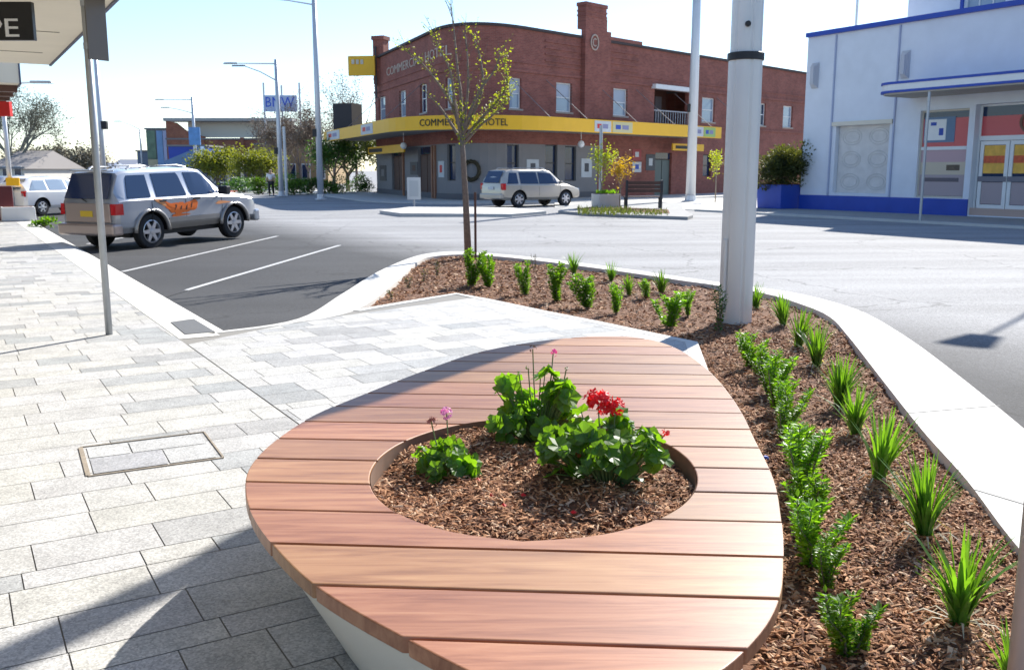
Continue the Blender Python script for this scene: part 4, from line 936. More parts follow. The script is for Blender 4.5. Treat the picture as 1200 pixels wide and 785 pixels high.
for k in range(k0, 30):
    a, b = max(ymin, y0+k*pitch+gap), min(ymax, y0+(k+1)*pitch-gap)
    if b-a < .02: continue
    ys = [a+(b-a)*i/14 for i in range(15)]
    inh = [abs((y-hc.y)/hry) < .995 for y in ys]
    sp = [xspan(y) for y in ys]
    if all(sp) is False: continue
    if not any(inh):
        strip([(y, s_[0], s_[1]) for y, s_ in zip(ys, sp)], 0).build('board', timber, bench, bevel=.004)
    else:
        L_ = []; R_ = []; split = all(inh)
        for y, s_ in zip(ys, sp):
            q = 1-((y-hc.y)/hry)**2; hx = hrx*math.sqrt(q) if q > 0 else 0
            L_.append((y, s_[0], hc.x-hx-(0 if hx else 0))); R_.append((y, hc.x+hx, s_[1]))
        if split:
            strip(L_, 0).build('board', timber, bench, bevel=.004); strip(R_, 0).build('board', timber, bench, bevel=.004)
        else:
            mbx = strip(L_, 0); o_ = strip(R_, 0); mbx.add(o_.v, o_.f); ob = mbx.build('board', timber, bench)
            bm = bmesh.new(); bm.from_mesh(ob.data); bmesh.ops.remove_doubles(bm, verts=bm.verts, dist=.0005)
            bad = [f for f in bm.faces if f.calc_area() < 1e-8]; bmesh.ops.delete(bm, geom=bad, context='FACES'); bm.to_mesh(ob.data); bm.free()
# base bowl
cen = Vector((.1, 3.9)); vs = []; fs = []; rows = [(.035, DZ-.047), (.06, DZ-.1), (.11, .3), (.22, .1), (.27, 0.006)]; n_ = len(dk)
def inset(i, d):
    t = (dk[(i+1) % n_]-dk[i-1]).normalized(); nn = Vector((-t.y, t.x))
    if nn.dot(cen-dk[i]) < 0: nn = -nn
    return dk[i]+nn*d
for d, z in rows:
    for i in range(n_): p = inset(i, d)-Vector((.1, 3.9)); vs.append((p.x, p.y, z))
for r_ in range(len(rows)-1):
    for i in range(n_): fs.append((r_*n_+i, r_*n_+(i+1) % n_, (r_+1)*n_+(i+1) % n_, (r_+1)*n_+i))
MB().add(vs, fs).build('base', mat('bounce_warmed_concrete', (.70, .64, .53), .8, var=.05, scale=2, bump=.15, bscale=60), bench, smooth=True)  # warmth of bounced light is put into the base colour
# dark sheet under the deck, the shade in the board gaps put into its colour
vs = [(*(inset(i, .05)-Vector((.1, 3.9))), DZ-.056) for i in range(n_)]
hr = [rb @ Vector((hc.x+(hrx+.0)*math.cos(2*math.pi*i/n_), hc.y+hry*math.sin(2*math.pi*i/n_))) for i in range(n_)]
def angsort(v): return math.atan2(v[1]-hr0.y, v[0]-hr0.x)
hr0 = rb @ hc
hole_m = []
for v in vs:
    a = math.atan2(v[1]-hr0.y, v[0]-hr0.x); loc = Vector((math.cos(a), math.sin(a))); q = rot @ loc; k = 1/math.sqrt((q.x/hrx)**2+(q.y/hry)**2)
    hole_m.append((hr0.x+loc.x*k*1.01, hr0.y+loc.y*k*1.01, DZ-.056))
mbs = MB().add(vs+hole_m, [(i, (i+1) % n_, n_+(i+1) % n_, n_+i) for i in range(n_)]); mbs.build('gap_shade_sheet', mat('gap_shade', (.03, .02, .015), .9), bench)
# hole ring
vs = []; N2 = 64
for z in (DZ-.003, DZ-.16):
    for rr in (1.0, 1.018):
        for i in range(N2):
            a = 2*math.pi*i/N2; p = rb @ Vector((hc.x+hrx*rr*math.cos(a)*(1 if rr > 1 else .996), hc.y+hry*rr*math.sin(a)*(1 if rr > 1 else .996))); vs.append((p.x, p.y, z if rr <= 1 else z-.045 if z > .4 else z))
fs = []
for i in range(N2):
    j = (i+1) % N2; fs += [(i, j, 2*N2+j, 2*N2+i)]
MB().add(vs, fs).build('planter_ring', mat('brown_ring', (.2, .12, .08), .8, var=.2, scale=10), bench, smooth=True)
# soil in hole with chips: resting inside the bench
mb = MB(); vs = [(0, 0, 0)]; fs = []
def hz(x, y): return DZ-.05+.02*math.sin(x*6+1)*math.cos(y*5)+.012*math.sin(x*15+y*9)
rings = 12
hcw = hr0+Vector((.1, 3.9)); vs = [(hcw.x, hcw.y, hz(0, 0))]
for r_ in range(1, rings+1):
    for i in range(48):
        a = 2*math.pi*i/48; p = rb @ Vector((hrx*.99*r_/rings*math.cos(a), hry*.99*r_/rings*math.sin(a))); vs.append((hcw.x+p.x, hcw.y+p.y, hz(p.x, p.y)))
fs = [(0, 1+i, 1+(i+1) % 48) for i in range(48)]
for r_ in range(rings-1):
    for i in range(48): a = 1+r_*48; fs.append((a+i, a+48+i, a+48+(i+1) % 48, a+(i+1) % 48))
struct(MB().add(vs, fs).build('planter_soil', soil, smooth=True), 'stuff')
rnd = random.Random(8); mb = MB()
for k in range(7000):
    a = rnd.random()*6.283; r_ = math.sqrt(rnd.random())*.97; p = rb @ Vector((hrx*r_*math.cos(a), hry*r_*math.sin(a)))
    chip(mb, hcw.x+p.x, hcw.y+p.y, hz(p.x, p.y)+rnd.uniform(.002, .016), rnd.uniform(.014, .036), rnd)
struct(mb.build('mulch', chipm, norm=False), 'stuff')

# ================= PLANTS =================
def leafquad(mb, p, d, L, w_, cup=.15, rnd=random, nrm=None):
    """pointed oval leaf from p along d"""
    d = Vector(d).normalized(); up = Vector((0, 0, 1)) if abs(d.z) < .9 else Vector((1, 0, 0))
    s = d.cross(up).normalized(); s = (Matrix.Rotation(rnd.uniform(-.8, .8), 3, d) @ s); n_ = s.cross(d); p = Vector(p)
    mb.add([p, p+d*L*.45+s*w_/2+n_*cup*w_, p+d*L, p+d*L*.45-s*w_/2+n_*cup*w_, p+d*L*.5], [(0, 1, 4), (1, 2, 4), (2, 3, 4), (3, 0, 4)])
def shrub_mesh(seed, h, rad, nl, leaf, stems=7, lsz=.035, lean=.35):
    rnd = random.Random(seed); lf = MB(); sm = MB()
    for s in range(stems):
        a = rnd.random()*6.283; tp = Vector((math.cos(a)*rad*rnd.uniform(.2, .8), math.sin(a)*rad*rnd.uniform(.2, .8), h*rnd.uniform(.65, 1)))
        mid = tp*.5+Vector((rnd.uniform(-1, 1), rnd.uniform(-1, 1), .3))*rad*.2; pts = [Vector((0, 0, -.03)), mid, tp]; sm.tube(pts, [.006, .004, .002], 4)
        k = nl//stems
        for i in range(k):
            t = .12+.9*i/k; t = min(1, t); p = pts[0].lerp(mid, t*2) if t < .5 else mid.lerp(tp, t*2-1)
            aa = i*2.4+rnd.random(); d = Vector((math.cos(aa), math.sin(aa), rnd.uniform(.1, .9)))
            leafquad(lf, p+d*rnd.uniform(0, .015), d, lsz*rnd.uniform(.6, 1.25), lsz*.5*rnd.uniform(.8, 1.2), rnd=rnd)
    return lf, sm
def strappy_mesh(seed, h, nb):
    rnd = random.Random(seed); mb = MB()
    for i in range(nb):
        a = rnd.random()*6.283; L = h*rnd.uniform(.6, 1.15); ln = rnd.uniform(.05, .55); w_ = .006+.006*rnd.random()
        d = Vector((math.cos(a), math.sin(a), 0)); s = Vector((-d.y, d.x, 0)); base = d*rnd.uniform(0, .025); vs = []
        for k in range(6):
            t = k/5; p = base+d*(L*ln*t**1.7)+Vector((0, 0, -.02+L*(t-.42*ln*t**2.3))); ww = w_*(1-t**2.2)+.0008
            vs += [p+s*ww, p+Vector((0, 0, -.002))-d*.002, p-s*ww]
        mb.add(vs, [f for k in range(5) for f in ((k*3, k*3+1, k*3+4, k*3+3), (k*3+1, k*3+2, k*3+5, k*3+4))])
    return mb
ORD = ['first', 'second', 'third', 'fourth', 'fifth', 'sixth', 'seventh', 'eighth', 'ninth', 'tenth', 'eleventh', 'twelfth', 'thirteenth', 'fourteenth', 'fifteenth', 'sixteenth']
# shrubs: prototypes
def shrub_proto(seed, h, rad, nl, leaf=leaf_g, name='leafy_shrub', lsz=.035):
    lf, sm = shrub_mesh(seed, h, rad, nl, leaf, lsz=lsz); r_ = empty(name, (0, 0, 0)); lf.build('foliage', leaf, r_, norm=False); sm.build('stem', bark, r_); return r_
protos = [shrub_proto(1, .34, .17, 900, lsz=.038), shrub_proto(2, .34, .2, 1000, leaf_g, lsz=.04), shrub_proto(3, .34, .16, 800, lsz=.036)]
used = [False]*3
def place(proto, i, loc, sc_, rz, label, cat, group):
    if not used_map.get(proto.name): o = proto; used_map[proto.name] = True
    else: o = copy_tree(proto)
    o.location = loc; o.scale = (sc_, sc_, sc_*random.uniform(.9, 1.1)); o.rotation_euler = (random.uniform(-.14, .14), random.uniform(-.14, .14), rz); tag(o, label, cat, group); return o
used_map = {}
front = [(552, 337, 37), (573, 338, 32), (616, 347, 33), (653, 355, 40), (688, 362, 40), (722, 368, 30), (757, 352, 22), (785, 385, 42), (806, 371, 26)]
for i, (x, y, hp_) in enumerate(front):
    p = G(x, y, -.07); h = hp_/1100*p.y; place(protos[i % 3], i, p, 1.15*h/.34, i*1.3, ORD[i]+' leafy shrub from the young tree along the paved corner', 'shrub', 'leafy shrubs in the mulch beside the paving')
right = [(880, 432, 42), (893, 444, 40), (909, 482, 62), (925, 500, 50), (938, 545, 45), (945, 590, 90), (952, 668, 80), (900, 462, 50), (918, 520, 55), (943, 566, 60), (946, 632, 70), (968, 690, 62), (993, 772, 80), (1012, 768, 40)]
for i, (x, y, hp_) in enumerate(right):
    p = G(x, y, -.07); h = hp_*math.hypot(p.y, 1.6)/1100*1.02; place(protos[(i*2+1) % 3], i, p, min(1.3, 1.08*h/.34), i*2.1, ORD[i]+' leafy shrub in the row right of the bench, counted from the big pole', 'shrub', 'leafy shrubs between the bench and the strappy plants')
p = G(842, 392, -.07); lf, sm = shrub_mesh(33, .5, .1, 240, leaf_d, lsz=.045); r_ = empty('dark_shrub', p, 0, 'dark twiggy shrub against the foot of the big pale pole', 'shrub'); lf.build('foliage', leaf_d, r_, norm=False); sm.build('stem', bark, r_)
for i, (x, y, hp_) in enumerate([(478, 338, 16), (497, 332, 18), (512, 325, 22), (460, 352, 14), (626, 318, 25)]):
    p = G(x, y, -.07); lf, sm = shrub_mesh(50+i, hp_/1100*p.y, .1, 40, leaf_t, stems=5); r_ = empty('sparse_shrub', p, 0, ORD[i]+' sparse dull shrub in the mulch, counted in from the left tip of the bed' if i < 4 else 'sparse upright seedling beside the kerb right of the young tree', 'shrub'); lf.build('foliage', leaf_t, r_, norm=False); sm.build('stem', bark, r_)
def strap_proto(seed, nb):
    r_ = empty('strappy_plant', (0, 0, 0)); strappy_mesh(seed, .36, nb).build('foliage', leaf_s, r_, norm=False)
    # pale dead blades lying round the base
    rnd = random.Random(seed); mb = MB()
    for i in range(9):
        a = rnd.random()*6.28; L = rnd.uniform(.1, .2); d = Vector((math.cos(a), math.sin(a), 0)); s = Vector((-d.y, d.x, 0))*.004
        mb.add([d*.02+s+Vector((0, 0, .02)), d*.02-s+Vector((0, 0, .02)), d*L*.6-s+Vector((0, 0, .05)), d*L*.6+s+Vector((0, 0, .05)), d*L+Vector((0, 0, .012))], [(0, 1, 2, 3), (3, 2, 4)])
    mb.build('dry_blade', mat('dry_blade', (.42, .42, .36), .7, trans=.3), r_, norm=False); return r_
sp = [strap_proto(4, 70), strap_proto(5, 55), strap_proto(6, 85)]
rowk = [(673, 323, 21), (716, 332, 20), (737, 347, 22), (775, 345, 26), (886, 363, 27), (918, 384, 32), (935, 408, 40), (958, 432, 48), (984, 478, 52), (1003, 510, 55), (1029, 566, 68), (1084, 632, 76), (1124, 732, 96), (1185, 812, 60)]
for i, (x, y, hp_) in enumerate(rowk):
    p = G(x, y, -.07); h = hp_*math.hypot(p.y, 1.6)/1100*1.05; place(sp[i % 3], i, p, min(1.35, 1.25*h/.36), i*1.9, ORD[i]+' strappy green plant along the kerb side, counted from the far end', 'plant', 'strappy plants along the kerb')

# geraniums
def geranium(name, loc, label, seed, h, rad, nleaf, flowers, lm=leaf_g, leafr=.035):
    rnd = random.Random(seed); r_ = empty(name, loc, 0, label, 'plant'); lf = MB(); sm = MB(); cls = []
    for j in range(13):
        a = j*2.4+rnd.random(); q = ((j+.5)/13)**.5; cls.append((Vector((math.cos(a)*rad*q, math.sin(a)*rad*q*.9, h*rnd.uniform(.3, 1)*(1-.35*q*q))), rad*rnd.uniform(.2, .36)))
    for i in range(nleaf):
        cl = cls[int(rnd.random()**.9*len(cls))]; dv = Vector((rnd.gauss(0, 1), rnd.gauss(0, 1), rnd.gauss(.2, .9))).normalized(); p = cl[0]+dv*cl[1]*rnd.uniform(.5, 1.1); p.z = max(.015, p.z); hh = p.z; a = math.atan2(dv.y, dv.x); q = math.hypot(dv.x, dv.y)
        nrm = Vector((math.cos(a)*q*.8+rnd.uniform(-.5, .5), math.sin(a)*q*.8+rnd.uniform(-.5, .5)-.15, rnd.uniform(.4, 1))).normalized()
        u = nrm.cross(Vector((.3, 1, .2))).normalized(); v = nrm.cross(u); rr = leafr*rnd.uniform(.55, 1.25); vs = [p-nrm*rr*.25]; ph = rnd.random()*6
        for k in range(14):
            b = 2*math.pi*k/14; sc_ = rr*(1+.13*math.cos(b*5+ph)) * (.55 if k == 0 else 1); vs.append(p+(u*math.cos(b)+v*math.sin(b))*sc_+nrm*rr*.12*math.cos(b*5+ph))
        lf.add(vs, [(0, 1+k, 1+(k+1) % 14) for k in range(14)])
        sm.tube([(p.x*.25, p.y*.25, -.02), (p.x*.7, p.y*.7, hh*.6), tuple(p-nrm*rr*.2)], [.004, .003, .002], 4)
    lf.build('foliage', lm, r_, norm=False); sm.build('stem', stem_m, r_)
    for (fx_, fy_, fz, fr, fm, nump) in flowers:
        c = Vector((fx_, fy_, fz)); MB().tube([(fx_*.3, fy_*.3, .02), (fx_*.8, fy_*.8, fz*.6), tuple(c)], .0028, 5).build('flower_stalk', stem_m, r_)
        fb = MB()
        for k in range(nump):
            d = Vector((rnd.gauss(0, 1), rnd.gauss(0, 1), rnd.gauss(.5, .8))).normalized(); cc = c+d*fr*rnd.uniform(.55, 1); u = d.cross(Vector((.2, .9, .4))).normalized(); v = d.cross(u); ps = fr*.42
            for t in range(5):
                b = 6.283*t/5+rnd.random(); e = u*math.cos(b)+v*math.sin(b); g_ = u*math.cos(b+.55)+v*math.sin(b+.55); g2_ = u*math.cos(b-.55)+v*math.sin(b-.55)
                fb.add([cc, cc+g2_*ps*.7, cc+e*ps+d*ps*.2, cc+g_*ps*.7], [(0, 1, 2, 3)])
        fb.build('flower', fm, r_, norm=False)
    return r_
zs = DZ-.055
pA = G(632, 512, zs); pB = G(712, 562, zs); pC = G(529, 552, zs)
geranium('geranium', pA, 'tallest geranium at the back of the planter with one pink flower and dry seed heads', 21, .33, .2, 150, [(.06, .03, .375, .02, petal_p, 10), (-.03, .02, .39, .018, dead_m, 10), (.115, .0, .23, .012, leaf_d, 6), (.115, -.02, .31, .012, leaf_d, 6), (-.09, 0, .285, .012, leaf_d, 6), (-.05, 0, .31, .012, leaf_d, 6)], leafr=.04)
geranium('geranium', pB, 'wide geranium with a bright red flower cluster at the right of the planter', 22, .22, .24, 190, [(-.035, .06, .285, .055, petal_r, 40), (.03, .05, .265, .04, petal_r, 24), (.225, .07, .16, .02, petal_r, 10), (.105, 0, .15, .018, petal_r, 8), (-.12, -.02, .1, .02, mat('orange_dead', (.5, .1, .03), .7), 8)], leafr=.037)
geranium('geranium', pC, 'small low geranium with a pale pink flower at the left of the planter', 23, .11, .13, 90, [(-.02, .06, .215, .028, petal_l, 18), (-.08, .05, .185, .024, mat('faded_pink', (.42, .16, .13), .8), 12)], lm=leaf_g, leafr=.03)
petals = MB(); rnd = random.Random(3)
for px, py in ((590, 592), (613, 580), (560, 562), (575, 580), (672, 600)):
    q = G(px, py, zs+.02); petals.lathe([(.001, -.006), (.012, 0), (.001, .008)], (q.x, q.y, q.z), 6)
struct(petals.build('fallen_petals', petal_r), 'stuff')
q = G(897, 540, -.05); tag(MB().lathe([(.004, -.02), (.018, -.012), (.018, .012), (.01, .02)], (q.x, q.y, -.04), 10).build('bottle_cap', blue), 'small blue cap lying in the mulch beside the bench', 'bottle cap')

# ================= TREES =================
def grow(mb, p, d, L, r, depth, rnd, tips, spread=.5, up=.15, kids=3, twig=True, nsides=5, short=.72):
    pts = [p]; q = Vector(p); dd = Vector(d).normalized(); n_ = 4
    for i in range(n_):
        dd = (dd+Vector((rnd.uniform(-.12, .12), rnd.uniform(-.12, .12), rnd.uniform(-.05, .05)+up*.2))).normalized(); q = q+dd*L/n_; pts.append(q.copy())
    mb.tube(pts, [r*(1-.45*i/n_) for i in range(n_+1)], nsides if depth > 1 else 3, cap=False)
    tips += [(pts[k], dd.copy(), depth) for k in range(1, n_+1)]
    if depth <= 0: return
    for k in range(kids):
        t = rnd.uniform(.45, 1); i = min(n_-1, int(t*n_)); b = pts[i].lerp(pts[i+1], t*n_-i) if t < 1 else pts[-1]
        a = rnd.random()*6.283; side = dd.cross(Vector((math.cos(a), math.sin(a), .3))).normalized()
        nd_ = (dd+side*spread*rnd.uniform(.6, 1.3)+Vector((0, 0, up))).normalized()
        grow(mb, b, nd_, L*short*rnd.uniform(.8, 1.1), r*.5, depth-1, rnd, tips, spread, up, kids, twig, nsides, short)
def tree(name, loc, h, seed, label, cat='tree', group=None, trunkh=.35, r=.1, depth=4, kids=3, spread=.6, up=.15, leaves=None, nleaf=0, lsz=.1, leafscatter=.3, bm_=bark, short=.72, mindepth=2):
    rnd = random.Random(seed); root = empty(name, loc, 0, label, cat, group); tr = MB(); tips = []
    tr.tube([(0, 0, -.1), (rnd.uniform(-.05, .05), 0, h*trunkh*.5), (0, 0, h*trunkh)], [r*1.15, r, r*.85], 8)
    tr.build('trunk', bm_, root, smooth=True); br = MB(); L = h*(1-trunkh)*.42
    for k in range(kids+1):
        a = 6.283*k/(kids+1)+rnd.random(); grow(br, Vector((0, 0, h*trunkh*rnd.uniform(.85, 1))), Vector((math.cos(a)*spread, math.sin(a)*spread, 1)), L*rnd.uniform(.85, 1.15), r*.55, depth-1, rnd, tips, spread, up, kids, short=short)
    br.build('branches', bm_, root)
    if leaves:
        lf = MB(); tt = [t for t in tips if t[2] <= mindepth]
        for i in range(nleaf):
            p, d, _ = rnd.choice(tt); o = Vector((rnd.gauss(0, 1), rnd.gauss(0, 1), rnd.gauss(0, 1)))*leafscatter
            leafquad(lf, p+o, Vector((rnd.uniform(-1, 1), rnd.uniform(-1, 1), rnd.uniform(-.6, 1))), lsz*rnd.uniform(.6, 1.3), lsz*.6, rnd=rnd)
        lf.build('crown', leaves, root, norm=False)
    return root
# young street tree in the bed, shaped branches
tb_ = G(549, 304, -.07); root = empty('street_tree', tb_, 0, 'young budding tree with upswept branches at the tip of the mulch bed', 'tree')
Yt = tb_.y
def T_(px, py, dy=0): v = P(px, py, Yt+dy); return Vector((v.x-tb_.x, dy, v.z+.07))
tr = MB().tube([(0, 0, -.1), T_(546, 240), T_(543, 190), T_(541, 158)], [.075, .06, .052, .045], 10); tr.build('trunk', bark, root, smooth=True)
rnd = random.Random(4); br = MB(); lfy = MB(); tips = []
limbs = [[(541, 158), (530, 125), (515, 100), (495, 75), (478, 62)], [(541, 165), (533, 120), (528, 85), (516, 60), (510, 44)], [(541, 150), (540, 110), (536, 80), (532, 35), (528, 8)], [(541, 160), (556, 130), (566, 100), (562, 65), (552, 38)], [(541, 165), (565, 138), (582, 120), (594, 100), (592, 75)], [(541, 160), (548, 110), (548, 70), (545, 40)], [(541, 172), (560, 150), (578, 135), (595, 118)], [(541, 165), (525, 140), (515, 125), (500, 110)], [(541, 158), (560, 110), (578, 85), (588, 60)]]
for li, lm_ in enumerate(limbs):
    dy = rnd.uniform(-.5, .5); pts = [T_(x, y, dy*i/4*1.4) for i, (x, y) in enumerate(lm_)]; pts = [Vector(p) for p in spline(pts, 3)]
    n_ = len(pts); br.tube(pts, [.03*(1-i/n_)+.005 for i in range(n_)], 5)
    for k in range(2, n_):
        for j in range(3):
            d = (pts[k]-pts[k-1]).normalized(); sd_ = Vector((rnd.uniform(-1, 1), rnd.uniform(-1, 1), rnd.uniform(0, 1))); nd_ = (d+sd_*.7).normalized(); Lb = rnd.uniform(.12, .45); e = pts[k]+nd_*Lb
            br.tube([pts[k], pts[k]+nd_*Lb*.5+Vector((0, 0, .02)), e], [.005, .004, .002], 3, cap=False)
            dens = {0: 5, 1: 5, 3: 4, 4: 11, 6: 12, 8: 3}.get(li, 1)
            for m_ in range(dens):
                t = rnd.random(); q = pts[k].lerp(e, t)+Vector((rnd.gauss(0, .02), rnd.gauss(0, .02), rnd.gauss(0, .02))); leafquad(lfy, q, Vector((rnd.uniform(-1, 1), rnd.uniform(-1, 1), rnd.uniform(-.3, 1))), rnd.uniform(.03, .07), .03, rnd=rnd)
for m_ in range(90):
    q = T_(541+rnd.gauss(0, 4), rnd.uniform(120, 172)); leafquad(lfy, q+Vector((0, rnd.uniform(-.1, .1), 0)), Vector((rnd.uniform(-1, 1), rnd.uniform(-1, 1), 1)), .06, .035, rnd=rnd)
br.build('branches', bark, root); lfy.build('crown', leaf_y, root, norm=False)
stk = tb_+Vector((.14, -.1, 0)); tag(MB().box((stk.x, stk.y, .55), (.045, .045, 1.3)).build('tree_stake', brown), 'short brown timber stake beside the young street tree trunk', 'stake')

def gz(px, py, z=0): return G(px, py, z)
def at(px, Y, z=0): return Vector(((px-600)/1100*(Y*CT+EYE*ST), Y, z))
# island young trees
tree('young_tree', at(705, 40.2, .02), 2.9, 31, 'young pale green tree in the concrete planter beside the bench on the traffic island', trunkh=.35, r=.03, depth=3, kids=3, spread=.35, up=.3, leaves=leaf_y, nleaf=650, lsz=.11, leafscatter=.12, bm_=bark_l)
tree('young_tree', at(727, 39.2, .02), 2.5, 32, 'young tree with orange and yellow leaves behind the island bench', trunkh=.35, r=.025, depth=3, kids=3, spread=.4, up=.3, leaves=leaf_o, nleaf=520, lsz=.11, leafscatter=.12, bm_=bark_l)
tree('young_tree', at(838, 49, .02), 3.0, 33, 'slim young green tree right of the tall flagpole-like lamp pole', trunkh=.45, r=.03, depth=3, kids=2, spread=.3, up=.3, leaves=leaf_y, nleaf=350, lsz=.12, leafscatter=.12, bm_=bark_l)
# dense bush in blue planter
pl = at(914, 40.5, 0)
def crown_ball(name, loc, rx, ry, rz, nl, lsz, leafm, label, cat, seed, group=None, stem=True, lumps=9):
    rnd = random.Random(seed); root = empty(name, loc, 0, label, cat, group); lf = MB(); lm = [(Vector((rnd.uniform(-.6, .6)*rx, rnd.uniform(-.6, .6)*ry, rz*rnd.uniform(.28, 1.5))), rnd.uniform(.28, .6)) for _ in range(lumps)]
    for i in range(nl):
        c, k = rnd.choice(lm); d = Vector((rnd.gauss(0, 1), rnd.gauss(0, 1), rnd.gauss(0, 1))).normalized()*(rnd.random()**.4)
        p = c+Vector((d.x*rx*k, d.y*ry*k, d.z*rz*k*1.1)); leafquad(lf, p, d+Vector((rnd.uniform(-.7, .7), rnd.uniform(-.7, .7), .3)), lsz*rnd.uniform(.6, 1.4), lsz*.6, rnd=rnd)
    lf.build('foliage', leafm, root, norm=False)
    if stem:
        sm = MB()
        for c, k in lm: sm.tube([(0, 0, 0), tuple(c*.5+Vector((0, 0, .05))), tuple(c)], [.03, .02, .01], 4)
        sm.build('stem', bark, root)
    return root
bpl = empty('blue_planter', (pl.x, pl.y, 0.015), R(-60), 'large square royal blue planter box at the corner of the shop', 'planter')
MB().box((0, 0, .5), (1.35, 1.35, 1.0), 0, 1.06).build('box', blue, bpl, bevel=.02); MB().box((0, 0, 1.01), (1.25, 1.25, .05)).build('soil', soil, bpl)
crown_ball('bush', (pl.x, pl.y, .98), 1.45, 1.3, 1.0, 11000, .13, mat('olive_red_leaf', (.06, .075, .03), .5, var=.8, scale=2.5, trans=.3), 'dense rounded olive bush growing in the blue planter box', 'bush', 61, lumps=22)

# hotel-side garden: trees and shrubs px 385-430, and hedge 300-430
tree('garden_tree', at(408, 74, 0), 5.4, 71, 'dense green tree beside the left end of the hotel', r=.16, trunkh=.25, depth=4, kids=3, spread=.8, leaves=leaf_t, nleaf=5200, lsz=.24, leafscatter=.35)
tree('garden_tree', at(392, 69, 0), 4.6, 72, 'smaller green tree left of the dense tree by the hotel', r=.12, trunkh=.25, depth=4, kids=3, spread=.8, leaves=leaf_d, nleaf=3200, lsz=.2, leafscatter=.3)
for i, (px, Y, rx, h, m_) in enumerate([(308, 66, .9, .6, leaf_m), (345, 65, 1.2, .75, leaf_m), (365, 67, 1.1, .7, leaf_d), (392, 66, 1.2, .8, leaf_m), (420, 72, 1.2, .9, leaf_d), (330, 70, 1.4, .7, leaf_d), (286, 72, 1.5, .6, leaf_d)]):
    crown_ball('hedge_shrub', at(px, Y, -.04), rx, rx, h, 1300, .16, m_, ORD[i]+(' bright' if m_ is leaf_m else ' dark')+' rounded shrub of the distant garden strip beyond the road', 'shrub', 80+i, 'rounded shrubs beyond the road', lumps=7)
tree('willow_tree', at(255, 92, 0), 4.6, 91, 'rounded olive green tree before the orange brick building', r=.15, trunkh=.12, depth=4, kids=3, spread=.8, leaves=mat('olive_bright_leaf', (.12, .15, .03), .6, var=.4, scale=1.2, trans=.35), nleaf=6000, lsz=.28, leafscatter=.45)
tree('willow_tree', at(297, 80, 0), 3.9, 92, 'drooping olive green tree right of the rounded one', r=.14, trunkh=.12, depth=4, kids=3, spread=.7, leaves=mat('olive_bright_leaf', (.12, .15, .03), .6), nleaf=4500, lsz=.24, leafscatter=.4)
bare = [(340, 95, 6.5, 'bare brown tree behind the near garden shrubs'), (362, 88, 6.8, 'bare pale tree just left of the tall lamp pole'), (318, 105, 8.3, 'bare tree under the blue lettered billboard'), (352, 110, 10.0, 'tall bare tree right of the blue lettered billboard'), (392, 100, 9.0, 'fine bare tree behind the hotel awning end'), (418, 96, 11.5, 'tall bare tree between lamp pole and hotel')]
for i, (px, Y, h, lab) in enumerate(bare):
    tree('bare_tree', at(px, Y, 0), h, 100+i, lab, r=.14, trunkh=.22, depth=5, kids=3, spread=.5, up=.22, bm_=twig_m, short=.7, leaves=mat('dull_twig_leaf', (.24, .18, .13), .8, var=.3, scale=1), nleaf=5000 if i < 2 else 1200, lsz=.2, leafscatter=.3)
tree('bare_tree', at(20, 95, 0), 10.5, 120, 'large rounded bare grey tree at the far left end of the street', r=.3, trunkh=.2, depth=6, kids=3, spread=.6, up=.12, bm_=mat('grey_twig', (.2, .2, .17), .9, var=.2, scale=1), short=.7, leaves=mat('grey_olive_leaf', (.2, .195, .14), .8), nleaf=8000, lsz=.2, leafscatter=.4)
for i, (px, Y, h) in enumerate([(48, 130, 5.4), (66, 132, 5.2), (84, 128, 5.8), (100, 126, 5.2), (30, 134, 5.2)]):
    tree('bushy_tree', at(px, Y, 0), h, 130+i, ORD[i]+' olive brown bushy tree of the far left tree line', group='far bushy trees at the left', r=.15, trunkh=.15, depth=4, kids=3, spread=1.1, leaves=mat('far_leaf', (.23, .195, .13), .8, var=.3, scale=.7), nleaf=2600, lsz=.4, leafscatter=.6)

# ================= STREET FURNITURE =================
def street_light(name, base, h, arms, label, hs=1.0, r0=.11, r1=.07, m_=palepole, box_z=None, group='pale street lights'):
    root = empty(name, base, 0, label, 'street light', group)
    MB().tube([(0, 0, -.02), (0, 0, h*.5), (0, 0, h)], [r0, (r0+r1)/2, r1], 10).build('pole', m_, root, smooth=True)
    MB().lathe([(r0*1.9, 0), (r0*1.9, .03), (r0*1.2, .05), (r0*1.1, .3)], n=10).build('base_plate', m_, root)
    for (z0, ang, L, rise) in arms:
        d = Vector((math.cos(ang), math.sin(ang), 0)); e = d*L+Vector((0, 0, z0+rise))
        ar = MB().tube([(0, 0, z0), tuple(d*L*.5+Vector((0, 0, z0+rise*.6))), tuple(e)], [.045, .035, .03], 6).build('arm', m_, root)
        hd = MB(); hd.add([tuple(e+d*a+Vector((-d.y, d.x, 0))*b+Vector((0, 0, c))) for a, b, c in ((-.1, -.08*hs, -.04), (.75, -.13*hs, -.04), (.75, .13*hs, -.04), (-.1, .08*hs, -.04), (-.1, -.06, .06), (.68, -.1, .05), (.68, .1, .05), (-.1, .06, .06))], [(0, 1, 2, 3), (4, 5, 6, 7), (0, 1, 5, 4), (1, 2, 6, 5), (2, 3, 7, 6), (3, 0, 4, 7)]); hd.build('lamp_head', mat('lamp_grey', (.35, .36, .38), .5), root, bevel=.02)
    if box_z: MB().box((-.2, -.05, box_z), (.22, .2, .42)).build('camera_box', black, root)
    return root
W = math.pi
b1 = at(376, 53.2, 0); street_light('street_light', b1, P(372, -18, 53.2).z, [(P(372, 6, 53.2).z, W, 2.6, .35)], 'tallest pale street light standing left of the hotel, running out of frame', r0=.18, r1=.12, box_z=P(376, 156, 53.2).z)
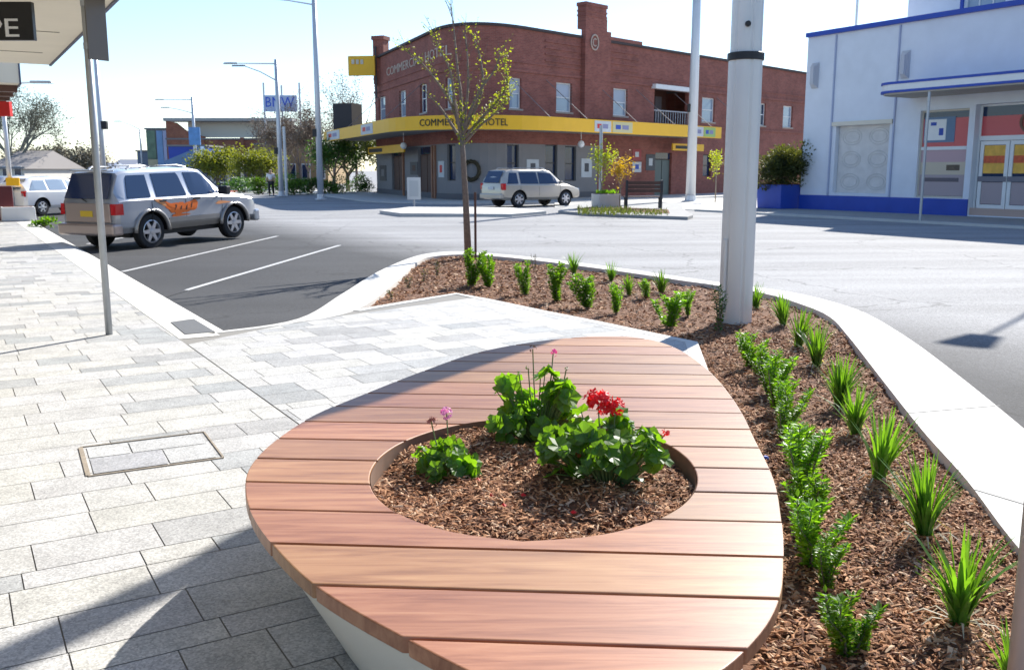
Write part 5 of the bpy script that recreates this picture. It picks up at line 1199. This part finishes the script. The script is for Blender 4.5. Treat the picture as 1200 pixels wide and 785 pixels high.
b2 = at(330, 60, 0); street_light('street_light', b2, P(323, 70, 60).z, [(P(323, 75, 60).z, W, 2.5, .02), (P(323, 95, 60).z, W, 2.0, .9)], 'two-armed street light crossing the blue lettered billboard', r0=.17, r1=.11, box_z=P(330, 177, 60).z)
tag(MB().tube([at(336, 60, 0), at(336, 60, 4.3)], .1, 8).build('grey_post', palepole), 'short grey post right beside the two-armed street light', 'post')
b3 = at(231, 95, 0); street_light('street_light', b3, P(227, 114, 95).z, [(P(227, 117, 95).z, W, 2.9, 0), (P(227, 133, 95).z, W, 2.4, .55)], 'two-armed street light before the orange brick building', r0=.18, r1=.12)
b4 = at(168, 120, 0); street_light('street_light', b4, P(167, 152, 120).z, [(P(167, 152, 120).z, W, 2.4, 1.0)], 'distant curved-arm street light left of the mural building', r0=.12, r1=.1)
b5 = at(809, 50.3, 0); street_light('street_light', b5, 16, [], 'tall plain pale pole before the hotel balcony, running out of frame', r0=.26, r1=.19, box_z=P(806, 127, 50.3).z, group=None)
b6 = at(15, 36, 0); street_light('street_light', b6, P(10, 100, 36).z, [(P(12, 100, 36).z, W*.0, 1.2, .1)], 'thin pale pole at the far left standing in white concrete blocks', r0=.1, r1=.07)
# off-frame median street light whose lamp throws the shadow on the road at right
kk = 8.3/math.tan(R(SUN_EL)); lx, ly = 4.67+kk*math.sin(R(SUN_AZ)), 9.35+kk*math.cos(R(SUN_AZ)); b7 = Vector((lx+3.1*.66, ly+3.1*.75, -.05))
street_light('street_light', b7, 8.3, [(7.9, math.atan2(-.75, -.66), 2.75, .3)], 'median street light just outside the right edge, its lamp shadow lies on the road', hs=2.2, r0=.11, r1=.07)
# pole behind sign post with black box
b8 = at(126, 31, -.05); sp_ = empty('signal_pole', b8, 0, 'slim grey pole with small black box behind the near sign post', 'pole'); MB().tube([(0, 0, 0), (0, 0, P(112, 40, 31).z)], [.09, .06], 10).build('pole', palepole, sp_, smooth=True); MB().box((.13, 0, P(119, 145, 31).z), (.18, .16, .26)).build('signal_box', black, sp_, bevel=.02)

# near sign post left
bs = G(128, 392, 0); root = empty('sign_post', bs, 0, 'round galvanised sign post on the left pavers with a sign panel seen from behind', 'sign')
hgt = P(96, -30, bs.y).z
MB().tube([(0, 0, -.02), (0, 0, hgt)], .034, 14).build('post', galv, root, smooth=True)
mb = MB(); zt_, zb_ = P(105, -12, bs.y).z, P(110, 70, bs.y).z; mb.box((.07, .06, (zt_+zb_)/2), (.016, .22, zt_-zb_), R(-30)); sg = mb.build('sign_panel', mat('sign_back_grey', (.16, .145, .13), .5, metal=.3), root, bevel=.004)
for zc in (zb_+.12, zt_-.12): mb = MB(); mb.box((.06, .05, zc), (.02, .1, .03), R(-30)); mb.lathe([(.038, zc-.03), (.038, zc+.03)], n=12); mb.build('clamp', galv, root)
# big smart pole
bb_ = G(861, 379, -.08); root = empty('light_pole', bb_, R(8), 'thick pale grey fluted light pole in the mulch bed with black band', 'pole')
def flute(r, k, a): return r
pv = MB(); n_ = 48; vs = []; zz = [-.05, P(866, 58, bb_.y).z, ]
def ringp(rad, z):
    out = []
    for i in range(n_):
        a = 2*math.pi*i/n_; m8 = (a % (math.pi/3))/(math.pi/3); g = 1-.07*math.exp(-((m8-.5)/.07)**2); out.append((rad*g*math.cos(a), rad*g*math.sin(a), z))
    return out
vs = ringp(.182, -.05)+ringp(.178, zz[1]); fs = [(i, (i+1) % n_, n_+(i+1) % n_, n_+i) for i in range(n_)]+[tuple(range(n_, 2*n_))]
lowm = mat('pole_light_grey', (.66, .65, .63), .42, metal=.15, var=.04, scale=2)
MB().add(vs, fs).build('lower_pole', lowm, root, smooth=True, sharp=30)
vs = ringp(.165, zz[1])+ringp(.162, 5.35)+ringp(.108, 5.6)+ringp(.095, 8.5); fs = [(k*n_+i, k*n_+(i+1) % n_, (k+1)*n_+(i+1) % n_, (k+1)*n_+i) for k in range(3) for i in range(n_)]+[tuple(range(3*n_, 4*n_))]; MB().add(vs, fs).build('upper_pole', lowm, root, smooth=True, sharp=30)  # unseen upper shaft thinned so that its shadow band stays narrow
MB().lathe([(.19, -.04), (.193, -.035), (.193, .035), (.185, .04)], (0, 0, zz[1]+.0), 32).build('band', black, root, smooth=True, sharp=30)
MB().lathe([(.024, -.2), (.03, -.19), (.03, -.165)], (-.06, 0, P(866, 22, bb_.y).z), 12, axis='y').build('bolt_cover', black, root)
MB().box((-.17, -.06, P(850, 340, bb_.y).z+.25), (.03, .06, .8)).build('access_cover', lowm, root, bevel=.005)
# bottom right post
pb = Vector((1.735, 2.72, 0)); root = empty('sign_post', (1.585, 2.70, -.08), 0, 'smooth pale grey post at the bottom right corner of the frame', 'post'); MB().tube([(0, 0, 0), (0, 0, 2.9)], .038, 16).build('post', palepole, root, smooth=True)
MB().box((.0, -.05, 2.6), (.45, .01, .5), R(55)).build('sign_panel', mat('sign_back_grey', (.16, .145, .13), .5, metal=.3), root)

# service cover in footpath
c0 = [G(95, 522), G(240, 507), G(258, 540), G(108, 557)]; cc = sum(c0, Vector())/4
cov = empty('service_cover', (cc.x, cc.y, 0), R(28), 'square pavement access cover with rusty edge set into the pavers', 'access cover')
mb = MB(); wx, wy = .70, .60
for a, b, c, d in ((0, wy/2, wx, .01), (0, -wy/2, wx, .014), (wx/2, 0, .01, wy-.016), (-wx/2, 0, .024, wy-.016)): mb.box((a, b, .002), (c, d, .008))
mb.build('frame', mat('rusty_frame', (.3, .25, .19), .8, var=.3, scale=20), cov)
pvm = MB(); pvm.add([(-wx/2+.03, -wy/2+.03, .004), (.06, -wy/2+.03, .004), (.06, .03, .004), (-wx/2+.03, .03, .004)], [(0, 1, 2, 3)], (.36, .36, .37)); pvm.add([(.07, -wy/2+.03, .004), (wx/2-.03, -wy/2+.03, .004), (wx/2-.03, .03, .004), (.07, .03, .004)], [(0, 1, 2, 3)], (.42, .42, .41)); pvm.add([(-wx/2+.03, .04, .004), (-.1, .04, .004), (-.1, wy/2-.03, .004), (-wx/2+.03, wy/2-.03, .004)], [(0, 1, 2, 3)], (.45, .45, .44)); pvm.add([(-.09, .04, .004), (wx/2-.03, .04, .004), (wx/2-.03, wy/2-.03, .004), (-.09, wy/2-.03, .004)], [(0, 1, 2, 3)], (.44, .44, .43))
pvm.build('stone_inlay', paver, cov, norm=False)
# drain patch at the end of the kerb
pp = [G(200, 378), G(227, 374), G(252, 389), G(217, 392)]; tag(MB().prism([(p.x, p.y) for p in pp], -.02, .006).build('drain_cover', mat('drain_dark', (.12, .125, .13), .8, var=.2, scale=60)), 'dark grey cover plate in the pale kerb at the end of the parking bay', 'drain cover')

# traffic islands
def island(pts, name, m_, z=.06):
    return struct(MB().prism([tuple(G(x, y, -.05)[:2]) for x, y in pts], -.1, z).build(name, m_))
island([(445, 250), (470, 253.5), (600, 254.5), (640, 251), (600, 246.5), (480, 245.5)], 'median_island', concrete)
isl = [(654, 250.5), (690, 253.5), (806, 258), (812, 256), (800, 247), (800, 240), (690, 238.5), (668, 243)]
island(isl, 'median_island', concrete_g)
island([(672, 248), (700, 250.5), (785, 254), (783, 249), (700, 245)], 'garden_bed', soil, .065)
gm = MB(); rnd = random.Random(77)
for i in range(700):
    px, py = rnd.uniform(676, 782), rnd.uniform(246.5, 253)
    q = G(px, py, .06); leafquad(gm, (q.x, q.y, .06), Vector((rnd.uniform(-.7, .7), rnd.uniform(-.7, .7), 1)), rnd.uniform(.1, .3)*(1 if px < 740 else .5), .05, rnd=rnd)
struct(gm.build('ground_cover', leaf_t, norm=False), 'stuff')
# plaza paving behind islands
mb = MB(); q = [G(650, 243.5, -.04), G(690, 238.4, -.04), G(800, 246, -.04), G(905, 250, -.04), G(935, 244, -.04), G(935, 234, -.04), G(700, 231.5, -.04), G(650, 235, -.04)]
mb.prism([(p.x, p.y) for p in q], -.2, -.015); struct(mb.build('paved_plaza', concrete_w))
# concrete planter
pc = at(710, 40.3, .06); cp_ = empty('concrete_planter', pc, R(20), 'pale concrete planter box on the traffic island left of the bench', 'planter'); MB().box((0, 0, .28), (.98, .8, .56), 0, 1.04).build('box', concrete, cp_, bevel=.02); MB().box((0, 0, .57), (.85, .68, .03)).build('soil', soil, cp_)
gm = MB()
for i in range(160): leafquad(gm, (rnd.uniform(-.4, .4), rnd.uniform(-.3, .3), .57), Vector((rnd.uniform(-.7, .7), rnd.uniform(-.7, .7), 1)), rnd.uniform(.08, .25), .05, rnd=rnd)
gm.build('foliage', leaf_g, cp_, norm=False)
tag(MB().tube([at(703, 40.9, .06), at(703, 40.9, P(703, 147, 40.9).z)], .07, 8).build('sign_pole', galv), 'grey steel pole rising from behind the concrete planter', 'pole')
# island bench
ib = at(754, 39.0, .06); bch = empty('park_bench', ib, R(4), 'brown slatted park bench with dark frame seen from behind on the island', 'bench')
for s in (-1, 1): MB().tube([(s*.72, 0, 0), (s*.72, -.06, 1.15)], .06, 6).build('leg', darksteel, bch); MB().box((s*.72, .3, .22), (.07, .07, .44)).build('leg', darksteel, bch); MB().box((s*.72, .15, .44), (.06, .5, .06)).build('side_rail', darksteel, bch)
mb = MB()
for k in range(3): mb.box((0, -.06+.0*k, .72+.16*k), (1.56, .035, .13))
mb.build('backrest', brown, bch); mb = MB()
for k in range(3): mb.box((0, .07+.15*k, .47), (1.56, .13, .035))
mb.build('seat', brown, bch)
# small white street sign before hotel
ps = at(485.5, 42.5, -.05); sg = empty('street_sign', ps, 0, 'small blank white board on a short post in front of the hotel', 'sign'); z0_, z1_ = P(485, 234, 42.5).z+.05, P(485, 208, 42.5).z+.05
MB().tube([(0, 0, 0), (0, 0, z1_)], .04, 6).build('post', galv, sg); MB().box((0, -.05, (z0_+z1_)/2), (.6, .03, z1_-z0_)).build('board', mat('sign_white_grey', (.55, .56, .55), .6), sg)
MB().box((0, -.07, (z0_+z1_)/2), (.4, .01, (z1_-z0_)*.7)).build('board_face', mat('sign_face', (.45, .47, .47), .6), sg)
# white blocks/planters at left
pw = at(22, 30.5, 0); wb = empty('white_planter', pw, R(30), 'low white concrete planter blocks at the end of the left footpath', 'planter'); MB().box((0, 0, .225), (1.0, .7, .45), 0, .97).build('box', white, wb, bevel=.03); MB().box((0, 0, .44), (.85, .55, .03)).build('soil', soil, wb)
crown_ball('small_shrub', at(52, 27.5, -.02), .42, .42, .16, 260, .12, leaf_g, 'low bright green shrub at the kerb behind the silver car', 'shrub', 201, lumps=4)
tag(MB().box(at(1, 31, .55), (.8, .6, 1.1), R(30)).build('litter_bin', mat('dark_red', (.12, .015, .02), .5), bevel=.04), 'dark red bin at the left edge beside the white planter blocks', 'bin')
# street name signs on left pole
tag(MB().box(P(15, 213, 35.8), (.5, .06, .3)).build('street_sign', yellow), 'small yellow sign plate fixed on the thin pole at far left', 'sign')

# ================= LEFT SHOP AWNINGS =================
def shopf(t0_, t1_, z, fasc, label, fm, sof_m, beams, s_e=-1.15, h=4.6):
    mid = st(-5, (t0_+t1_)/2); root = empty('shop_building', (mid.x, mid.y, 0), 0, label, 'shop'); inv = Matrix.Translation((-mid.x, -mid.y, 0))
    def pr(s0, s1, a, b, z0, z1, nm, m_): return MB().prism([(q.x, q.y) for q in (st(s0, a), st(s1, a), st(s1, b), st(s0, b))], z0, z1).xf(inv).build(nm, m_, root)
    pr(-12, -7.55, t0_, t1_, 0, h, 'wall', cream); pr(-7.55, s_e-.03, t0_, t1_, z, z+fasc*.9, 'awning', sof_m); pr(s_e-.03, s_e, t0_-.02, t1_, z-.02, z+fasc, 'awning_fascia', fm)
    L = t1_-t0_
    for k in range(3): pr(-7.54, -7.46, t0_+L*(k+.1)/3, t0_+L*(k+.9)/3, .5, 2.7, 'shop_window', glass)
    if beams:
        for k in range(int(L/1.3)): pr(-7.4, s_e-.04, t0_+.5+k*1.3, t0_+.75+k*1.3, z-.12, z-.001, 'beam', brown)
    return root, pr, inv
ta = 16.4; 
tE = G(60, 76.5, 3.2).xy.dot(SD); sE = sof(*G(60, 76.5, 3.2)[:2]); tN = G(90, 0, 3.2).xy.dot(SD)
rt, pr, inv = shopf(1.5, tE, 3.2, .3, 'near left shop with cream awning soffit overhead', mat('navy_trim', (.05, .06, .12), .5), cream, False, s_e=sE)
for tt in (tE-1.65, tE-3.9): pr(-7.4, -1.16, tt, tt+.012, 3.192, 3.1995, 'soffit_joint', mat('joint_grey', (.3, .28, .24), .8))
t2 = G(25, 98, 3.2).xy.dot(SD)
rt2, pr2, inv2 = shopf(t2, t2+14, 3.2, .42, 'second left shop with beamed awning beyond the cream one', mat('navy_trim', (.05, .06, .12), .5), cream, True, s_e=sof(*G(25, 98, 3.2).xy))
shopf(t2+14.3, t2+30, 3.1, .4, 'third left shop with plain awning at the end of the row', cream, cream, False, s_e=-1.5)
# hanging signs
hs = G(38, 3, 3.14); yy = hs.y
zt_, zb_ = P(38, 3, yy).z, P(38, 48, yy).z
sg = empty('hanging_sign', (hs.x-.5, yy, zb_), 0, 'black hanging shop sign with white letters PE under the cream awning', 'sign'); MB().box((-.1, 0, (zt_-zb_)/2), (1.2, .06, zt_-zb_)).build('board', mat('sign_black', (.012, .012, .014), .35), sg, bevel=.004)
vs, fs = text_geo('PE', 1, .004); xs = [v[0] for v in vs]; ys_ = [v[1] for v in vs]; a, b = P(-11, 44, yy), P(23, 23, yy); sx = (b.x-a.x)/(max(xs)-min(xs)); sz = (b.z-a.z)/(max(ys_)-min(ys_))
MB().add([(a.x-(hs.x-.5)+(v[0]-min(xs))*sx, -.034-v[2], a.z-zb_+(v[1]-min(ys_))*sz) for v in vs], fs).build('lettering', white, sg)
MB().tube([(-.5, 0, zt_-zb_), (-.5, 0, 3.2-zb_)], .01, 5).build('hanger', galv, sg)
r_ = P(5, 128, 21.5); tag(MB().box((r_.x-.5, 21.5, r_.z), (1.3, .12, .32)).build('hanging_sign', red), 'red hanging sign under the beamed left awning', 'sign')

# ================= FAR BACKGROUND BUILDINGS =================
def bld(name, label, Y, x0, x1, ytop, m_, depth=14, rz=0, cat='building', extra=None, z0=-.1):
    a, b = at(x0, Y), at(x1, Y); zt = P((x0+x1)/2, ytop, Y).z; root = empty(name, ((a.x+b.x)/2, Y, 0), rz, label, cat)
    wd = b.x-a.x; MB().box((0, depth/2, zt/2-.05), (wd, depth, zt+.1)).build('wall', m_, root, wuv=lambda v: (v[0]+v[1], v[2], 0))
    MB().box((0, depth/2, zt+.1), (wd+.3, depth+.3, .18)).build('roof', mat('roof_grey', (.22, .22, .22), .8), root)
    if extra: extra(root, wd, zt)
    return root
def win_row(root, wd, zt, n, z0, z1, m_=glass, x0=-.5, x1=.5, name='window', fm=white):
    for k in range(n):
        xc = wd*(x0+(x1-x0)*(k+.5)/n); q = wd*(x1-x0)/n*.6; o_ = MB().box((xc, -.03, (z0+z1)/2), (q, .08, z1-z0)).build(name, fm, root); MB().box((xc, -.08, (z0+z1)/2), (q*.86, .03, (z1-z0)*.86)).build('pane', m_, o_)
def ex_mural(root, wd, zt):
    mm = [mat('mural_blue', (.22, .38, .62), .7, var=.3, scale=.8), mat('mural_green', (.16, .24, .16), .7, var=.5, scale=.9), mat('mural_cream', (.5, .45, .28), .7, var=.3, scale=.8), mat('mural_lilac', (.45, .5, .7), .7, var=.2, scale=.6)]
    for (x0, x1, z0, z1, k) in ((-.48, 0, .02, .45, 2), (-.48, -.05, .46, .98, 1), (0, .3, .02, .98, 0), (.31, .48, .02, .98, 3)): MB().box((wd*(x0+x1)/2, -.05, zt*(z0+z1)/2), (wd*(x1-x0)-.03, .08, zt*(z1-z0))).build('mural_panel', mm[k], root)
bld('mural_building', 'tall narrow building with blue and green mural panels, far left of the hotel', 118, 175, 199, 152, greyp, extra=ex_mural)
bld('low_building', 'low dark blue-grey building left of the mural building', 122, 163, 176, 178, mat('bluegrey_wall', (.16, .2, .26), .8), extra=lambda r, w_, z: win_row(r, w_, z, 2, .6, 2.2))
def ex_brick(root, wd, zt):
    MB().box((0, 1, zt+2.35), (wd*1.02, 3, .35)).build('roof_beam', mat('beam_grey', (.4, .4, .38), .8), root)
    MB().box((wd*.05, 2.5, zt+1.3), (wd*.86, .3, 1.9)).build('upper_wall', mat('upper_cream', (.8, .77, .7), .7), root)
    pts = [(-.5*wd, zt*.35), (-.5*wd, zt+2.2), (-.42*wd, zt+2.0), (-.34*wd, zt+1.0), (-.2*wd, zt+.35), (-.2*wd, zt*.35)]
    MB().add([(x, -.12, z) for x, z in pts]+[(x, .4, z) for x, z in pts], [tuple(range(6)), tuple(range(6, 12))]+[(i, (i+1) % 6, 6+(i+1) % 6, 6+i) for i in range(6)]).build('curved_gable', brick2, root, wuv=lambda v: (v[0], v[2], 0))
    win_row(root, wd, zt, 7, .4, 2.6, glass, -.15, .5, fm=darksteel)
    for k in (.1, .3, .48): MB().box((wd*k, -.1, zt*.5), (.4, .3, zt+.5)).build('pier', brick2, root, wuv=lambda v: (v[0], v[2], 0))
bld('brick_shop_building', 'long orange brick building with a curved gable and pale roof beam', 115, 199, 345, 164, brick2, extra=ex_brick)
def ex_blue(root, wd, zt):
    MB().add([(-wd/2, -1.6, zt*.62), (wd/2, -1.6, zt*1.0), (wd/2, -1.6, zt*.45), (-wd/2, -1.6, zt*.3), (-wd/2, 0, zt*.62), (wd/2, 0, zt*1.0), (wd/2, 0, zt*.45), (-wd/2, 0, zt*.3)], [(0, 1, 2, 3), (4, 5, 6, 7), (0, 1, 5, 4), (1, 2, 6, 5), (2, 3, 7, 6), (3, 0, 4, 7)]).build('sloping_fascia', mat('steel_blue', (.14, .25, .42), .6, var=.2, scale=1), root)
    win_row(root, wd, zt, 4, .3, zt*.3, glass)
bld('blue_shop_building', 'small shop with a sloping steel blue fascia before the orange brick building', 104, 200, 243, 172, blue, depth=6, extra=ex_blue)
bld('dark_shopfront', 'dark shaded shopfront behind the olive green trees', 100, 243, 318, 186, mat('dark_wall', (.06, .05, .05), .8), depth=8, extra=lambda r, w_, z: (win_row(r, w_, z, 6, .3, 2.2), [MB().box((w_*k, -1.5, z/2), (.25, .25, z)).build('pier', cream, r) for k in (-.35, -.1, .12, .3)]))
bld('ochre_building', 'low ochre and cream building behind the bare trees', 112, 300, 385, 170, mat('ochre_wall', (.36, .24, .12), .8, var=.2, scale=.5), extra=lambda r, w_, z: win_row(r, w_, z, 5, .6, 2.4))
for i, (x0, x1, yt, Y, c_) in enumerate([(30, 60, 201, 150, (.5, .22, .17)), (88, 122, 197, 140, (.3, .34, .42)), (124, 150, 192, 150, (.25, .27, .32)), (-12, 30, 190, 90, (.26, .24, .23))]):
    def ex(root, wd, zt, c_=c_):
        MB().add([(-wd/2-.3, -.4, zt), (wd/2+.3, -.4, zt), (wd/2+.3, 12.4, zt), (-wd/2-.3, 12.4, zt), (-wd/2, 6, zt+1.8), (wd/2, 6, zt+1.8)], [(0, 1, 5, 4), (2, 3, 4, 5), (0, 4, 3), (1, 2, 5)]).build('pitched_roof', mat('roof%d' % int(c_[0]*100), c_, .8), root); win_row(root, wd, zt, 3, .8, 2.0)
    bld('distant_house', ['red roofed low house in the far left distance', 'blue-grey roofed house behind the silver car', 'grey roofed house left of the mural building', 'pale roofed house at the far left edge'][i], Y, x0, x1, yt+8, mat('house_wall', (.6, .57, .52), .8), depth=12, extra=ex, cat='house')
# lettered billboard high on posts
pbd = P(330, 122, 112); bd_ = empty('billboard', (pbd.x, 112, 0), 0, 'blue lettered pale billboard on tall thin posts above the bare trees', 'billboard')
z0_, z1_ = P(330, 131, 112).z, P(330, 112, 112).z; a, b = P(309, 122, 112).x-pbd.x, P(348, 122, 112).x-pbd.x
MB().box(((a+b)/2, 0, (z0_+z1_)/2), (b-a, .3, z1_-z0_)).build('board', mat('billboard_pale', (.48, .56, .74), .6), bd_)
vs, fs = text_geo('BMW', 1, .01); xs = [v[0] for v in vs]; ys_ = [v[1] for v in vs]; sx = (b-a)*.86/(max(xs)-min(xs)); sz = (z1_-z0_)*.6/(max(ys_)-min(ys_))
MB().add([(a+(b-a)*.07+(v[0]-min(xs))*sx, -.17-v[2], z0_+(z1_-z0_)*.28+(v[1]-min(ys_))*sz) for v in vs], fs).build('lettering', mat('letter_blue', (.03, .1, .6), .5), bd_)
for px in (308, 329, 350): q = P(px, 100, 112); MB().tube([(q.x-pbd.x, .3, 0), (q.x-pbd.x, .3, q.z+(.3 if px != 329 else 0))], .12, 6).build('post', palepole, bd_)
# blue street sign on the median pole
q = P(230, 160, 94); tag(MB().box((q.x, 93.5, q.z), (1.1, .12, 1.7)).build('blue_sign', mat('sign_blue', (.12, .3, .62), .5, var=.3, scale=2)), 'blue and white sign panel on the two-armed street light by the brick building', 'sign')

# distant person
def person(px, Y, label, shirt, trousers):
    root_p = at(px, Y, -.04)
    def skin_mesh(name, pts, edges, rad, m_, root_i=0, parent=None):
        me = bpy.data.meshes.new(name); me.from_pydata(pts, edges, []); o = bpy.data.objects.new(name, me); COL.objects.link(o)
        o.modifiers.new('s', 'SKIN'); lay = me.skin_vertices[0] if me.skin_vertices else None
        if lay is None: return o
        for i, r__ in enumerate(rad): lay.data[i].radius = (r__, r__)
        lay.data[root_i].use_root = True; o.modifiers.new('u', 'SUBSURF').levels = 1; bpy.context.view_layer.update()
        m2 = bpy.data.meshes.new_from_object(o.evaluated_get(bpy.context.evaluated_depsgraph_get())); o.modifiers.clear(); o.data = m2; m2.materials.clear(); m2.materials.append(m_)
        m2.polygons.foreach_set('use_smooth', [True]*len(m2.polygons)); return o
    pts = [(0, 0, .95), (0, 0, 1.2), (0, 0, 1.42), (0, 0, 1.52), (0, -.01, 1.62), (0, -.01, 1.72), (-.2, 0, 1.4), (-.25, .02, 1.12), (-.26, -.06, .88), (.2, 0, 1.4), (.25, .02, 1.12), (.26, -.06, .88), (-.1, 0, .9), (-.12, -.05, .5), (-.12, .08, .06), (-.12, -.08, .04), (.1, 0, .9), (.12, .05, .5), (.12, .12, .06), (.12, -.03, .04)]
    ed_ = [(0, 1), (1, 2), (2, 3), (3, 4), (4, 5), (2, 6), (6, 7), (7, 8), (2, 9), (9, 10), (10, 11), (0, 12), (12, 13), (13, 14), (14, 15), (0, 16), (16, 17), (17, 18), (18, 19)]
    rad = [.14, .14, .15, .06, .1, .085, .07, .05, .035, .07, .05, .035, .095, .065, .045, .04, .095, .065, .045, .04]
    o = skin_mesh('person', pts, ed_, rad, mat('skin', (.45, .28, .2), .6)); o.location = root_p; tag(o, label, 'person')
    sh = skin_mesh('shirt', [(0, 0, .98), (0, 0, 1.2), (0, 0, 1.43), (-.2, 0, 1.4), (-.245, .02, 1.16), (.2, 0, 1.4), (.245, .02, 1.16)], [(0, 1), (1, 2), (2, 3), (3, 4), (2, 5), (5, 6)], [.17, .17, .17, .09, .07, .09, .07], shirt); sh.parent = o
    trs = skin_mesh('trousers', [(0, 0, .96), (-.1, 0, .88), (-.12, -.05, .5), (-.12, .08, .12), (.1, 0, .88), (.12, .05, .5), (.12, .12, .12)], [(0, 1), (1, 2), (2, 3), (0, 4), (4, 5), (5, 6)], [.155, .115, .085, .07, .115, .085, .07], trousers); trs.parent = o
person(318, 62, 'person in white shirt and dark trousers standing beyond the road by the shrubs', white, black)
